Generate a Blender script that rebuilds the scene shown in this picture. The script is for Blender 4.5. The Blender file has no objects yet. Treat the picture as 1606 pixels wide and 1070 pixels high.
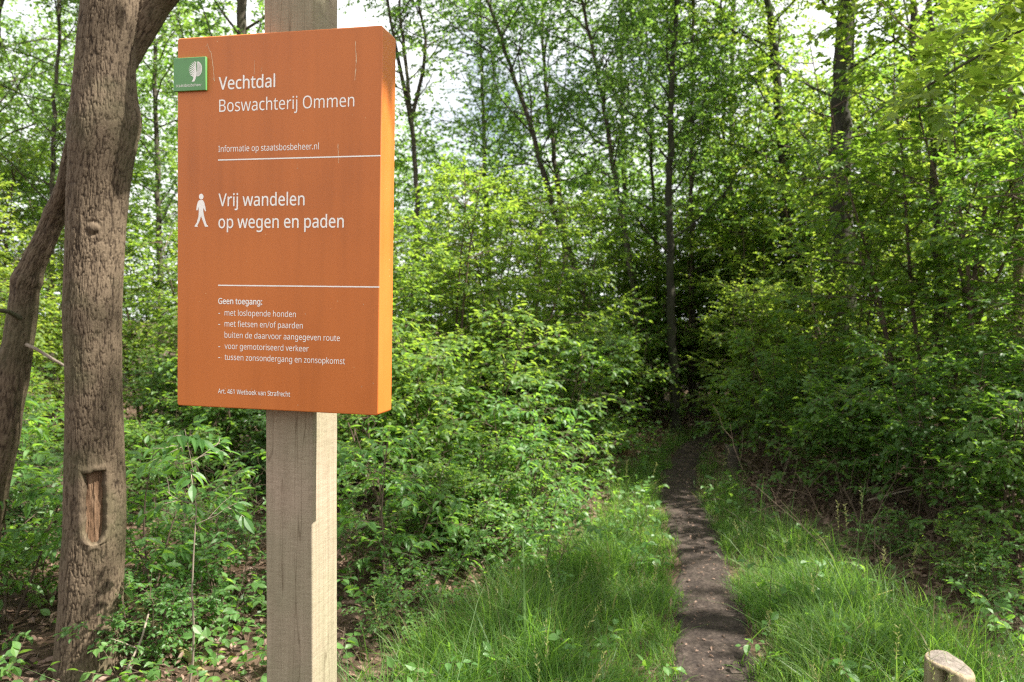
import bpy, bmesh, math, os
import numpy as np
from mathutils import Vector, Matrix

# ------------------------------------------------------------------ camera, world, sun, exposure
SC = bpy.context.scene
COL = SC.collection
EYE = 1.65
PITCH = math.radians(2.15)
cam_d = bpy.data.cameras.new("camera")
cam = bpy.data.objects.new("camera", cam_d)
COL.objects.link(cam)
cam.location = (0, 0, EYE)
cam.rotation_euler = (math.radians(90) - PITCH, 0, 0)
cam_d.sensor_width = 36.0
cam_d.lens = 36.0 * 1200.0 / 1606.0
cam_d.clip_start = 0.05
cam_d.clip_end = 600.0
cam_d.dof.use_dof = True
cam_d.dof.focus_distance = 2.05
cam_d.dof.aperture_fstop = 4.5
SC.camera = cam

SUN_H = np.array([0.9796, -0.2010])          # horizontal direction towards the sun
SUN_EL = math.radians(55)
sun_dir = np.array([SUN_H[0] * math.cos(SUN_EL), SUN_H[1] * math.cos(SUN_EL), math.sin(SUN_EL)])
sun_dir /= np.linalg.norm(sun_dir)
world = bpy.data.worlds.new("World")
SC.world = world
world.use_nodes = True
wn = world.node_tree.nodes
wn.clear()
sky = wn.new("ShaderNodeTexSky")
sky.sky_type = 'NISHITA'
sky.sun_disc = False
sky.sun_elevation = SUN_EL
sky.sun_rotation = math.atan2(SUN_H[0], SUN_H[1])
sky.air_density = 1.0
sky.dust_density = 5.0
sky.ozone_density = 1.0
bg = wn.new("ShaderNodeBackground")
bg.inputs[1].default_value = 0.057
wo = wn.new("ShaderNodeOutputWorld")
wl_ = world.node_tree.links.new
wtc = wn.new("ShaderNodeTexCoord")
wno = wn.new("ShaderNodeTexNoise")
wno.inputs['Scale'].default_value = 2.6
wno.inputs['Detail'].default_value = 7
wno.inputs['Roughness'].default_value = 0.6
wl_(wtc.outputs['Generated'], wno.inputs['Vector'])
wra = wn.new("ShaderNodeValToRGB")
wra.color_ramp.elements[0].position = 0.31
wra.color_ramp.elements[1].position = 0.50
wl_(wno.outputs[0], wra.inputs[0])
wmx = wn.new("ShaderNodeMixRGB")
wl_(wra.outputs[0], wmx.inputs[0])
wl_(sky.outputs[0], wmx.inputs[1])
wmx.inputs[2].default_value = (7.6, 7.7, 7.8, 1)          # sunlit cloud
wl_(wmx.outputs[0], bg.inputs[0])
world.node_tree.links.new(bg.outputs[0], wo.inputs[0])

sun_d = bpy.data.lights.new("sun", 'SUN')
sun_d.energy = 4.5
sun_d.angle = math.radians(0.53)
sun_d.color = (1.0, 0.95, 0.86)
sun = bpy.data.objects.new("sun", sun_d)
COL.objects.link(sun)
sun.rotation_euler = Vector((-sun_dir).tolist()).to_track_quat('-Z', 'Y').to_euler()

SC.view_settings.view_transform = 'Standard'
SC.view_settings.look = 'None'
SC.view_settings.exposure = 2.06
SC.view_settings.gamma = 1.0
SC.view_settings.use_curve_mapping = False
SC.render.engine = 'CYCLES'
cy = SC.cycles
cy.max_bounces = 8
cy.diffuse_bounces = 4
cy.glossy_bounces = 2
cy.transmission_bounces = 5
cy.transparent_max_bounces = 4
cy.caustics_reflective = False
cy.caustics_refractive = False
cy.use_denoising = False
cy.sample_clamp_indirect = 4.0
cy.filter_width = 1.25
try:
    cy.denoiser = 'OPENIMAGEDENOISE'
except Exception:
    pass

# ------------------------------------------------------------------ helpers
def ray(px, py):
    c, s = math.cos(PITCH), math.sin(PITCH)
    x = (px - 803) / 1200.0
    u = (535 - py) / 1200.0
    return np.array([x, c + u * s, -s + u * c])

def at(px, py, Y):
    """World point seen at photo pixel (px, py) on the vertical plane at depth Y."""
    d = ray(px, py)
    return np.array([0, 0, EYE]) + d * (Y / d[1])

def nrm(a):
    return a / np.maximum(np.linalg.norm(a, axis=-1, keepdims=True), 1e-9)

def tag(o, label=None, cat=None, group=None, kind=None):
    if label: o['label'] = label
    if cat: o['category'] = cat
    if group: o['group'] = group
    if kind: o['kind'] = kind
    return o

def empty(name, loc=(0, 0, 0), rz=0.0):
    o = bpy.data.objects.new(name, None)
    o.empty_display_size = 0.2
    o.location = loc
    o.rotation_euler = (0, 0, rz)
    COL.objects.link(o)
    return o

def mesh(name, V, faces, mats, rnd=None, smooth=False, matidx=None):
    """faces: one (n,k) int array or a list of such arrays."""
    if not isinstance(faces, (list, tuple)):
        faces = [faces]
    faces = [np.asarray(f) for f in faces if len(f)]
    V = np.asarray(V, dtype=np.float32)
    me = bpy.data.meshes.new(name)
    me.vertices.add(len(V))
    me.vertices.foreach_set("co", V.ravel())
    nl = sum(f.size for f in faces)
    npoly = sum(len(f) for f in faces)
    me.loops.add(nl)
    me.polygons.add(npoly)
    me.loops.foreach_set("vertex_index", np.concatenate([f.ravel() for f in faces]).astype(np.int32))
    tot = np.concatenate([np.full(len(f), f.shape[1]) for f in faces])
    st = np.concatenate([[0], np.cumsum(tot)[:-1]])
    me.polygons.foreach_set("loop_start", st.astype(np.int32))
    try:
        me.polygons.foreach_set("loop_total", tot.astype(np.int32))
    except Exception:
        pass
    if matidx is not None:
        me.polygons.foreach_set("material_index", np.asarray(matidx, dtype=np.int32))
    me.polygons.foreach_set("use_smooth", np.full(npoly, bool(smooth)))
    if rnd is not None:
        at_ = me.attributes.new("rnd", 'FLOAT', 'POINT')
        at_.data.foreach_set("value", np.asarray(rnd, dtype=np.float32))
    if not isinstance(mats, (list, tuple)):
        mats = [mats]
    for m in mats:
        me.materials.append(m)
    me.update()
    me.validate()
    return me

def link(name, me, parent=None, loc=None):
    o = bpy.data.objects.new(name, me)
    COL.objects.link(o)
    if parent is not None:
        o.parent = parent
    if loc is not None:
        o.location = loc
    return o

def join(parts):
    """parts: list of (V, F[, rnd]) with one polygon size each -> V, [F...], rnd"""
    Vs, Fs, Rs, n = [], [], [], 0
    for p in parts:
        V, F = p[0], p[1]
        Vs.append(V)
        for f in (F if isinstance(F, list) else [F]):
            Fs.append(np.asarray(f) + n)
        Rs.append(p[2] if len(p) > 2 and p[2] is not None else np.zeros(len(V)))
        n += len(V)
    return np.concatenate(Vs), Fs, np.concatenate(Rs)

# --- noise
def vnoise(x, y, seed=0, per=None):
    x = np.asarray(x, float); y = np.asarray(y, float)
    xi = np.floor(x).astype(int); yi = np.floor(y).astype(int)
    fx = x - xi; fy = y - yi
    fx = fx * fx * (3 - 2 * fx); fy = fy * fy * (3 - 2 * fy)
    def h(a, b):
        if per: a = a % per
        n = (a * 374761393 + b * 668265263 + seed * 982451653) & 0x7fffffff
        n = ((n ^ (n >> 13)) * 1274126177) & 0x7fffffff
        n = n ^ (n >> 16)
        return (n & 0xffff) / 65535.0
    return ((h(xi, yi) * (1 - fx) + h(xi + 1, yi) * fx) * (1 - fy)
            + (h(xi, yi + 1) * (1 - fx) + h(xi + 1, yi + 1) * fx) * fy)

def fbm(x, y, seed=0, oct=4, per=None):
    s = 0; a = 0.5; t = 0
    for k in range(oct):
        s = s + a * vnoise(x * 2 ** k, y * 2 ** k, seed + k, per * 2 ** k if per else None)
        t += a; a *= 0.5
    return s / t

def worley(x, y, seed, per):
    """F1, F2-F1 and cell id; x periodic with per cells."""
    xi = np.floor(x).astype(int); yi = np.floor(y).astype(int)
    f1 = np.full(x.shape, 9.0); f2 = np.full(x.shape, 9.0); cid = np.zeros(x.shape)
    def h(a, b, k):
        n = ((a % per) * 374761393 + b * 668265263 + (seed + k) * 982451653) & 0x7fffffff
        n = ((n ^ (n >> 13)) * 1274126177) & 0x7fffffff
        return ((n ^ (n >> 16)) & 0xffff) / 65535.0
    for dx in (-1, 0, 1):
        for dy in (-1, 0, 1):
            a = xi + dx; b = yi + dy
            px = a + 0.1 + 0.8 * h(a, b, 1); py = b + 0.1 + 0.8 * h(a, b, 2)
            d = np.hypot(px - x, py - y)
            m = d < f1
            f2 = np.where(m, f1, np.minimum(f2, d))
            cid = np.where(m, h(a, b, 3), cid)
            f1 = np.where(m, d, f1)
    return f1, f2 - f1, cid

# --- polylines, tubes and leaves (all vectorised over n branches)
def grow(rng, S, D, L, m, wob=0.12, up=0.0):
    n = len(S)
    P = [S]; d = nrm(D)
    L = np.broadcast_to(np.asarray(L, float), (n,))
    for k in range(1, m):
        d = nrm(d + rng.normal(0, wob, (n, 3)) + np.array([0, 0, up]))
        P.append(P[-1] + d * (L / (m - 1))[:, None])
    return np.stack(P, 1)

def sprout(rng, P, k, f0, f1, ang=55, jit=10, flat=1.0, lift=0.0):
    """k children per parent polyline; returns start, direction, fraction along the parent (n*k)."""
    n, m, _ = P.shape
    f = f0 + (f1 - f0) * (np.arange(k)[None, :] + rng.uniform(0.05, 0.95, (n, k))) / k
    q = f * (m - 1)
    i = np.minimum(q.astype(int), m - 2)
    t = (q - i)[..., None]
    ar = np.arange(n)[:, None]
    A = P[ar, i]; B = P[ar, i + 1]
    S = A + (B - A) * t
    T = nrm(B - A)
    ref = np.where(np.abs(T[..., 2:3]) > 0.9, np.array([1.0, 0, 0]), np.array([0, 0, 1.0]))
    u = nrm(np.cross(T, ref)); v = np.cross(T, u)
    az = (np.arange(k)[None, :] * 2.399963 + rng.uniform(0, 6.28, (n, 1)) + rng.normal(0, 0.35, (n, k)))[..., None]
    a = np.radians(ang + rng.normal(0, jit, (n, k)))[..., None]
    D = np.cos(a) * T + np.sin(a) * (np.cos(az) * u + np.sin(az) * v)
    D[..., 2] = D[..., 2] * flat + lift
    return S.reshape(-1, 3), nrm(D).reshape(-1, 3), f.ravel()

def tubes(P, R, sides):
    """P (n,m,3), R (n,m) -> V, F quads"""
    n, m, _ = P.shape
    T = np.empty_like(P)
    T[:, 1:-1] = P[:, 2:] - P[:, :-2]
    T[:, 0] = P[:, 1] - P[:, 0]
    T[:, -1] = P[:, -1] - P[:, -2]
    T = nrm(T)
    ref = np.array([0.31, 0.87, 0.38])
    u = nrm(np.cross(T, ref)); v = np.cross(T, u)
    a = np.arange(sides) * 2 * math.pi / sides
    V = (P[:, :, None] + R[:, :, None, None] * (np.cos(a)[None, None, :, None] * u[:, :, None]
         + np.sin(a)[None, None, :, None] * v[:, :, None]))
    idx = np.arange(n * m * sides).reshape(n, m, sides)
    nx = np.roll(idx, -1, axis=2)
    F = np.stack([idx[:, :-1], nx[:, :-1], nx[:, 1:], idx[:, 1:]], -1).reshape(-1, 4)
    return V.reshape(-1, 3), F

def taper(n, m, r0, r1):
    t = np.linspace(0, 1, m)[None, :]
    r0 = np.broadcast_to(np.asarray(r0, float), (n,))[:, None]
    r1 = np.broadcast_to(np.asarray(r1, float), (n,))[:, None]
    return r0 * (1 - t) + r1 * t

TMPL = {
    # (along, across, up) and faces
    'far': (np.array([[0, 0, 0], [.45, -.5, .05], [1, 0, -.14], [.45, .5, .05]]),
            [np.array([[0, 1, 2], [0, 2, 3]])]),
    'mid': (np.array([[0, 0, 0], [.3, -.44, .07], [.66, -.40, .02], [1, 0, -.2], [.66, .40, .02], [.3, .44, .07], [.5, 0, -.03]]),
            [np.array([[0, 1, 6], [1, 2, 6], [2, 3, 6], [3, 4, 6], [4, 5, 6], [5, 0, 6]])]),
    'near': (np.array([[0, 0, 0], [.12, 0, 0], [.38, 0, -.01], [.68, 0, -.07], [1, 0, -.2],
                       [.20, -.30, .07], [.40, -.48, .09], [.62, -.42, .04], [.82, -.22, -.04],
                       [.20, .30, .07], [.40, .48, .09], [.62, .42, .04], [.82, .22, -.04]]),
             [np.array([[1, 2, 6, 5], [2, 3, 7, 6], [1, 9, 10, 2], [2, 10, 11, 3]]),
              np.array([[3, 8, 7], [3, 4, 8], [3, 11, 12], [3, 12, 4], [0, 1, 5], [0, 9, 1]])]),
}

def leaf_mesh(B, D, N, L, W, tmpl, rnd, rng):
    T, Fs = TMPL[tmpl]
    n = len(B); k = len(T)
    D = nrm(D); S = nrm(np.cross(N, D)); U = np.cross(D, S)
    curl = rng.uniform(0.2, 1.7, n)
    V = (B[:, None] + L[:, None, None] * (T[None, :, 0:1] * D[:, None]
         + (W / L)[:, None, None] * T[None, :, 1:2] * S[:, None]
         + curl[:, None, None] * T[None, :, 2:3] * U[:, None]))
    off = (np.arange(n) * k)[:, None, None]
    F = [(f[None] + off).reshape(-1, f.shape[1]) for f in Fs]
    return V.reshape(-1, 3), F, np.repeat(rnd, k)

def leaves_on(rng, P, k, L, wr, tmpl, tilt=0.35, droop=0.15, f0=0.12, ang=52):
    """k alternate leaves along each of the n twigs P, plus one at the tip."""
    n, m, _ = P.shape
    f = np.clip(f0 + (1 - f0) * (np.arange(k) + 0.5)[None] / k + rng.normal(0, 0.3 / k, (n, k)), 0, 1)
    f[:, -1] = 1.0
    q = f * (m - 1)
    i = np.minimum(q.astype(int), m - 2)
    t = (q - i)[..., None]
    ar = np.arange(n)[:, None]
    A = P[ar, i]; Bq = P[ar, i + 1]
    S = A + (Bq - A) * t
    T = nrm(Bq - A)
    up = nrm(np.array([0, 0, 1.0]) + rng.normal(0, tilt, (n, k, 3)))
    side = nrm(np.cross(T, up))
    sg = np.where(np.arange(k) % 2 == 0, 1.0, -1.0)[None, :, None] * np.ones((n, 1, 1))
    a = np.radians(ang + rng.normal(0, 14, (n, k)))[..., None]
    a[:, -1] = 0.1
    D = np.cos(a) * T + np.sin(a) * sg * side + np.array([0, 0, -droop]) + rng.normal(0, 0.12, (n, k, 3))
    N = nrm(up + rng.normal(0, tilt * 0.5, (n, k, 3)))
    ll = L * rng.uniform(0.55, 1.15, (n, k)) * (1 - 0.25 * np.abs(f - 0.55))
    rnd = np.clip(rng.uniform(0, 1, (n, 1)) * 0.6 + rng.uniform(0, 0.4, (n, k)), 0, 1)
    sel = rng.uniform(0, 1, (n, k)) > 0.06
    B_ = S[sel]; D_ = D[sel]; N_ = N[sel]; L_ = ll[sel]; R_ = rnd[sel]
    return leaf_mesh(B_, D_, N_, L_, L_ * wr, tmpl, R_, rng)

# ------------------------------------------------------------------ materials
def newmat(name):
    m = bpy.data.materials.new(name)
    m.use_nodes = True
    nt = m.node_tree
    nt.nodes.clear()
    out = nt.nodes.new("ShaderNodeOutputMaterial")
    return m, nt, out

def N(nt, typ, **kw):
    n = nt.nodes.new(typ)
    for k, v in kw.items():
        if k.startswith('i_'):
            key = k[2:]
            n.inputs[int(key) if key.isdigit() else key.replace('_', ' ')].default_value = v
        else:
            setattr(n, k, v)
    return n

def ramp(nt, stops, interp='LINEAR'):
    r = nt.nodes.new("ShaderNodeValToRGB")
    r.color_ramp.interpolation = interp
    els = r.color_ramp.elements
    while len(els) < len(stops): els.new(0.5)
    for e, (p, c) in zip(els, stops):
        e.position = p
        e.color = (*c, 1)
    return r

def leaf_mat(name, cols, trans, tmix=0.42, rough=0.48, spec=0.38):
    m, nt, out = newmat(name)
    L = nt.links.new
    a = N(nt, "ShaderNodeAttribute", attribute_name="rnd")
    oi = N(nt, "ShaderNodeObjectInfo")
    ad = N(nt, "ShaderNodeMath", operation='MULTIPLY_ADD')
    L(oi.outputs['Random'], ad.inputs[0]); ad.inputs[1].default_value = 0.5
    sb = N(nt, "ShaderNodeMath", operation='MULTIPLY'); L(a.outputs['Fac'], sb.inputs[0]); sb.inputs[1].default_value = 0.62
    L(sb.outputs[0], ad.inputs[2])
    r1 = ramp(nt, [(i / (len(cols) - 1), c) for i, c in enumerate(cols)])
    r2 = ramp(nt, [(i / (len(trans) - 1), c) for i, c in enumerate(trans)])
    L(ad.outputs[0], r1.inputs[0]); L(ad.outputs[0], r2.inputs[0])
    p = N(nt, "ShaderNodeBsdfPrincipled")
    p.inputs['Roughness'].default_value = rough
    p.inputs['Specular IOR Level'].default_value = spec
    L(r1.outputs[0], p.inputs['Base Color'])
    t = N(nt, "ShaderNodeBsdfTranslucent")
    L(r2.outputs[0], t.inputs['Color'])
    mx = N(nt, "ShaderNodeMixShader"); mx.inputs[0].default_value = tmix
    L(p.outputs[0], mx.inputs[1]); L(t.outputs[0], mx.inputs[2])
    L(mx.outputs[0], out.inputs[0])
    return m

G = lambda r, g, b: (r, g, b)
LEAF_BEECH = leaf_mat("beech_leaf", [G(.038, .076, .016), G(.068, .126, .021), G(.112, .172, .032)],
                      [G(.20, .36, .03), G(.32, .49, .045), G(.48, .58, .07)], tmix=.5, spec=.32)
LEAF_SHRUB = leaf_mat("shrub_leaf", [G(.030, .070, .019), G(.052, .108, .024), G(.084, .148, .033)],
                      [G(.16, .33, .03), G(.25, .45, .04), G(.40, .54, .06)], tmix=.45, spec=0.32)
LEAF_CHERRY = leaf_mat("cherry_leaf", [G(0.043,0.105,0.030), G(0.063,0.141,0.036), G(0.091,0.180,0.046)],
                       [G(0.205,0.433,0.046), G(0.285,0.547,0.057), G(0.399,0.627,0.068)], rough=0.45, spec=0.36)
LEAF_TREE = leaf_mat("tree_leaf", [G(0.043,0.087,0.027), G(0.063,0.121,0.036), G(0.093,0.157,0.048)],
                     [G(0.182,0.365,0.051), G(0.262,0.479,0.063), G(0.376,0.559,0.080)], rough=0.4, tmix=.45)
LEAF_DARK = leaf_mat("dark_leaf", [G(.024, .056, .018), G(.034, .078, .022), G(.050, .104, .028)],
                     [G(.10, .22, .03), G(.14, .28, .035), G(.18, .33, .04)], tmix=0.35, rough=0.36)
GRASS = leaf_mat("grass_blade", [G(.028, .074, .016), G(.047, .106, .023), G(.076, .140, .032), G(.19, .18, .08)],
                 [G(.13, .33, .03), G(.20, .43, .04), G(.28, .49, .055), G(.40, .38, .14)], tmix=0.4, rough=0.5, spec=0.3)
LITTER = leaf_mat("fallen_leaf", [G(.065, .038, .025), G(.125, .078, .054), G(.21, .14, .105), G(.36, .26, .20)],
                  [G(.10, .05, .02), G(.16, .09, .04), G(.22, .13, .06), G(.3, .2, .1)], tmix=0.12, rough=0.6, spec=0.3)

def bark_mat(name, c0, c1, c2, scale=(18, 18, 5), bump=0.6, attr=False, moss=None):
    m, nt, out = newmat(name)
    L = nt.links.new
    tc = N(nt, "ShaderNodeTexCoord")
    mp = N(nt, "ShaderNodeMapping"); mp.inputs['Scale'].default_value = scale
    L(tc.outputs['Object'], mp.inputs[0])
    n1 = N(nt, "ShaderNodeTexNoise"); n1.inputs['Scale'].default_value = 1.0; n1.inputs['Detail'].default_value = 6; n1.inputs['Roughness'].default_value = 0.65
    L(mp.outputs[0], n1.inputs['Vector'])
    fac = n1.outputs[0]
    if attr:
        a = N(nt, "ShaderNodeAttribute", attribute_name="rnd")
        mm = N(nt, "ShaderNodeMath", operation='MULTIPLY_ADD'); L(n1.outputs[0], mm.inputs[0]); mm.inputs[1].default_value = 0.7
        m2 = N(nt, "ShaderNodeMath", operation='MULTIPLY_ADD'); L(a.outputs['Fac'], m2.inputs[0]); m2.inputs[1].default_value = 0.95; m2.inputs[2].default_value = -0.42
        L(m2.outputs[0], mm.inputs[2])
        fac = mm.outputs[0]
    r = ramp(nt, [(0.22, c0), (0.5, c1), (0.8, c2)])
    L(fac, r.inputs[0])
    col = r.outputs[0]
    if moss:
        n3 = N(nt, "ShaderNodeTexNoise"); n3.inputs['Scale'].default_value = 3.5; n3.inputs['Detail'].default_value = 5
        L(tc.outputs['Object'], n3.inputs['Vector'])
        r3 = ramp(nt, [(0.5, (0, 0, 0)), (0.72, (1, 1, 1))]); L(n3.outputs[0], r3.inputs[0])
        mc = N(nt, "ShaderNodeMixRGB"); L(r3.outputs[0], mc.inputs[0]); L(col, mc.inputs[1]); mc.inputs[2].default_value = (*moss, 1)
        col = mc.outputs[0]
    p = N(nt, "ShaderNodeBsdfPrincipled"); p.inputs['Roughness'].default_value = 0.85; p.inputs['Specular IOR Level'].default_value = 0.2
    L(col, p.inputs['Base Color'])
    b = N(nt, "ShaderNodeBump"); b.inputs['Strength'].default_value = bump; b.inputs['Distance'].default_value = 0.01
    n2 = N(nt, "ShaderNodeTexNoise"); n2.inputs['Scale'].default_value = 3.0; n2.inputs['Detail'].default_value = 8; n2.inputs['Roughness'].default_value = 0.7
    L(mp.outputs[0], n2.inputs['Vector'])
    L(n2.outputs[0], b.inputs['Height']); L(b.outputs[0], p.inputs['Normal'])
    L(p.outputs[0], out.inputs[0])
    return m

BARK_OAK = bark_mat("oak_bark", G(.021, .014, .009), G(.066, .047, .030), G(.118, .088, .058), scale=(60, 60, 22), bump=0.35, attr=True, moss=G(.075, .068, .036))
BARK_DARK = bark_mat("dark_bark", G(.026, .021, .016), G(.062, .051, .039), G(.115, .096, .075), moss=G(.06, .065, .03))
BARK_BLACK = bark_mat("mossy_dark_bark", G(.012, .011, .008), G(.030, .028, .019), G(.060, .055, .038), moss=G(.035, .045, .016))
BARK_PALE = bark_mat("pale_bark", G(.13, .10, .07), G(.26, .20, .14), G(.38, .31, .23))
TWIG = bark_mat("twig_bark", G(.045, .032, .022), G(.09, .065, .045), G(.15, .11, .08), bump=0.2)
TWIG_PALE = bark_mat("dry_twig", G(.12, .095, .07), G(.22, .18, .14), G(.33, .28, .22), bump=0.2)
STICK_MOSS = bark_mat("mossy_stick", G(.08, .065, .03), G(.17, .15, .06), G(.25, .22, .10), bump=0.4)
BARE = bark_mat("bare_heartwood", G(.060, .034, .020), G(.135, .080, .046), G(.225, .150, .095), scale=(40, 40, 5), bump=0.6)

def plain_mat(name, col, rough=0.5, spec=0.5):
    m, nt, out = newmat(name)
    p = N(nt, "ShaderNodeBsdfPrincipled"); p.inputs['Roughness'].default_value = rough
    p.inputs['Specular IOR Level'].default_value = spec
    n = N(nt, "ShaderNodeTexNoise"); n.inputs['Scale'].default_value = 25; n.inputs['Detail'].default_value = 4
    r = ramp(nt, [(0.3, tuple(c * 0.92 for c in col)), (0.7, tuple(min(1, c * 1.05) for c in col))])
    tc = N(nt, "ShaderNodeTexCoord"); nt.links.new(tc.outputs['Object'], n.inputs['Vector'])
    nt.links.new(n.outputs[0], r.inputs[0]); nt.links.new(r.outputs[0], p.inputs['Base Color'])
    nt.links.new(p.outputs[0], out.inputs[0])
    return m

def sign_paint():
    m, nt, out = newmat("orange_sign_paint")
    L = nt.links.new
    tc = N(nt, "ShaderNodeTexCoord")
    n1 = N(nt, "ShaderNodeTexNoise"); n1.inputs['Scale'].default_value = 3.0; n1.inputs['Detail'].default_value = 6
    L(tc.outputs['Object'], n1.inputs['Vector'])
    r1 = ramp(nt, [(0.3, G(.455, .125, .023)), (0.7, G(.505, .148, .030))]); L(n1.outputs[0], r1.inputs[0])
    # tiny pale specks of dirt
    n2 = N(nt, "ShaderNodeTexVoronoi"); n2.inputs['Scale'].default_value = 55
    L(tc.outputs['Object'], n2.inputs['Vector'])
    r2 = ramp(nt, [(0.05, G(1, 1, 1)), (0.09, G(0, 0, 0))]); L(n2.outputs['Distance'], r2.inputs[0])
    n3 = N(nt, "ShaderNodeTexNoise"); n3.inputs['Scale'].default_value = 9; L(tc.outputs['Object'], n3.inputs['Vector'])
    r3 = ramp(nt, [(0.56, G(0, 0, 0)), (0.64, G(1, 1, 1))]); L(n3.outputs[0], r3.inputs[0])
    mu = N(nt, "ShaderNodeMath", operation='MULTIPLY'); L(r2.outputs[0], mu.inputs[0]); L(r3.outputs[0], mu.inputs[1])
    mc = N(nt, "ShaderNodeMixRGB"); L(mu.outputs[0], mc.inputs[0]); L(r1.outputs[0], mc.inputs[1]); mc.inputs[2].default_value = (.62, .36, .17, 1)
    mpd = N(nt, "ShaderNodeMapping"); mpd.inputs['Scale'].default_value = (34, 34, 1.6); L(tc.outputs['Object'], mpd.inputs[0])
    nd = N(nt, "ShaderNodeTexNoise"); nd.inputs['Scale'].default_value = 1.0; nd.inputs['Detail'].default_value = 4; L(mpd.outputs[0], nd.inputs['Vector'])
    nb_ = N(nt, "ShaderNodeTexNoise"); nb_.inputs['Scale'].default_value = 2.2; nb_.inputs['Detail'].default_value = 5; L(tc.outputs['Object'], nb_.inputs['Vector'])
    md = N(nt, "ShaderNodeMath", operation='ADD'); L(nd.outputs[0], md.inputs[0]); L(nb_.outputs[0], md.inputs[1])
    rd = ramp(nt, [(0.36, G(.80, .80, .78)), (0.5, G(.95, .95, .95)), (0.62, G(1.0, 1.0, 1.0))])
    hd = N(nt, "ShaderNodeMath", operation='MULTIPLY'); L(md.outputs[0], hd.inputs[0]); hd.inputs[1].default_value = .5; L(hd.outputs[0], rd.inputs[0])
    mcd = N(nt, "ShaderNodeMixRGB", blend_type='MULTIPLY'); mcd.inputs[0].default_value = 0.75
    L(mc.outputs[0], mcd.inputs[1]); L(rd.outputs[0], mcd.inputs[2])
    p = N(nt, "ShaderNodeBsdfPrincipled"); p.inputs['Roughness'].default_value = 0.42; p.inputs['Specular IOR Level'].default_value = 0.35
    L(mcd.outputs[0], p.inputs['Base Color'])
    rr = ramp(nt, [(0.3, G(.36, .36, .36)), (0.7, G(.5, .5, .5))]); L(n1.outputs[0], rr.inputs[0]); L(rr.outputs[0], p.inputs['Roughness'])
    L(p.outputs[0], out.inputs[0])
    return m
PAINT_ORANGE = sign_paint()
PAINT_WHITE = plain_mat("white_lettering", G(.80, .77, .72), 0.5)
PAINT_GREEN = plain_mat("green_enamel", G(.085, .235, .070), 0.35)
STAIN = plain_mat("pale_streak", G(.66, .47, .30), 0.7, 0.2)

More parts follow.
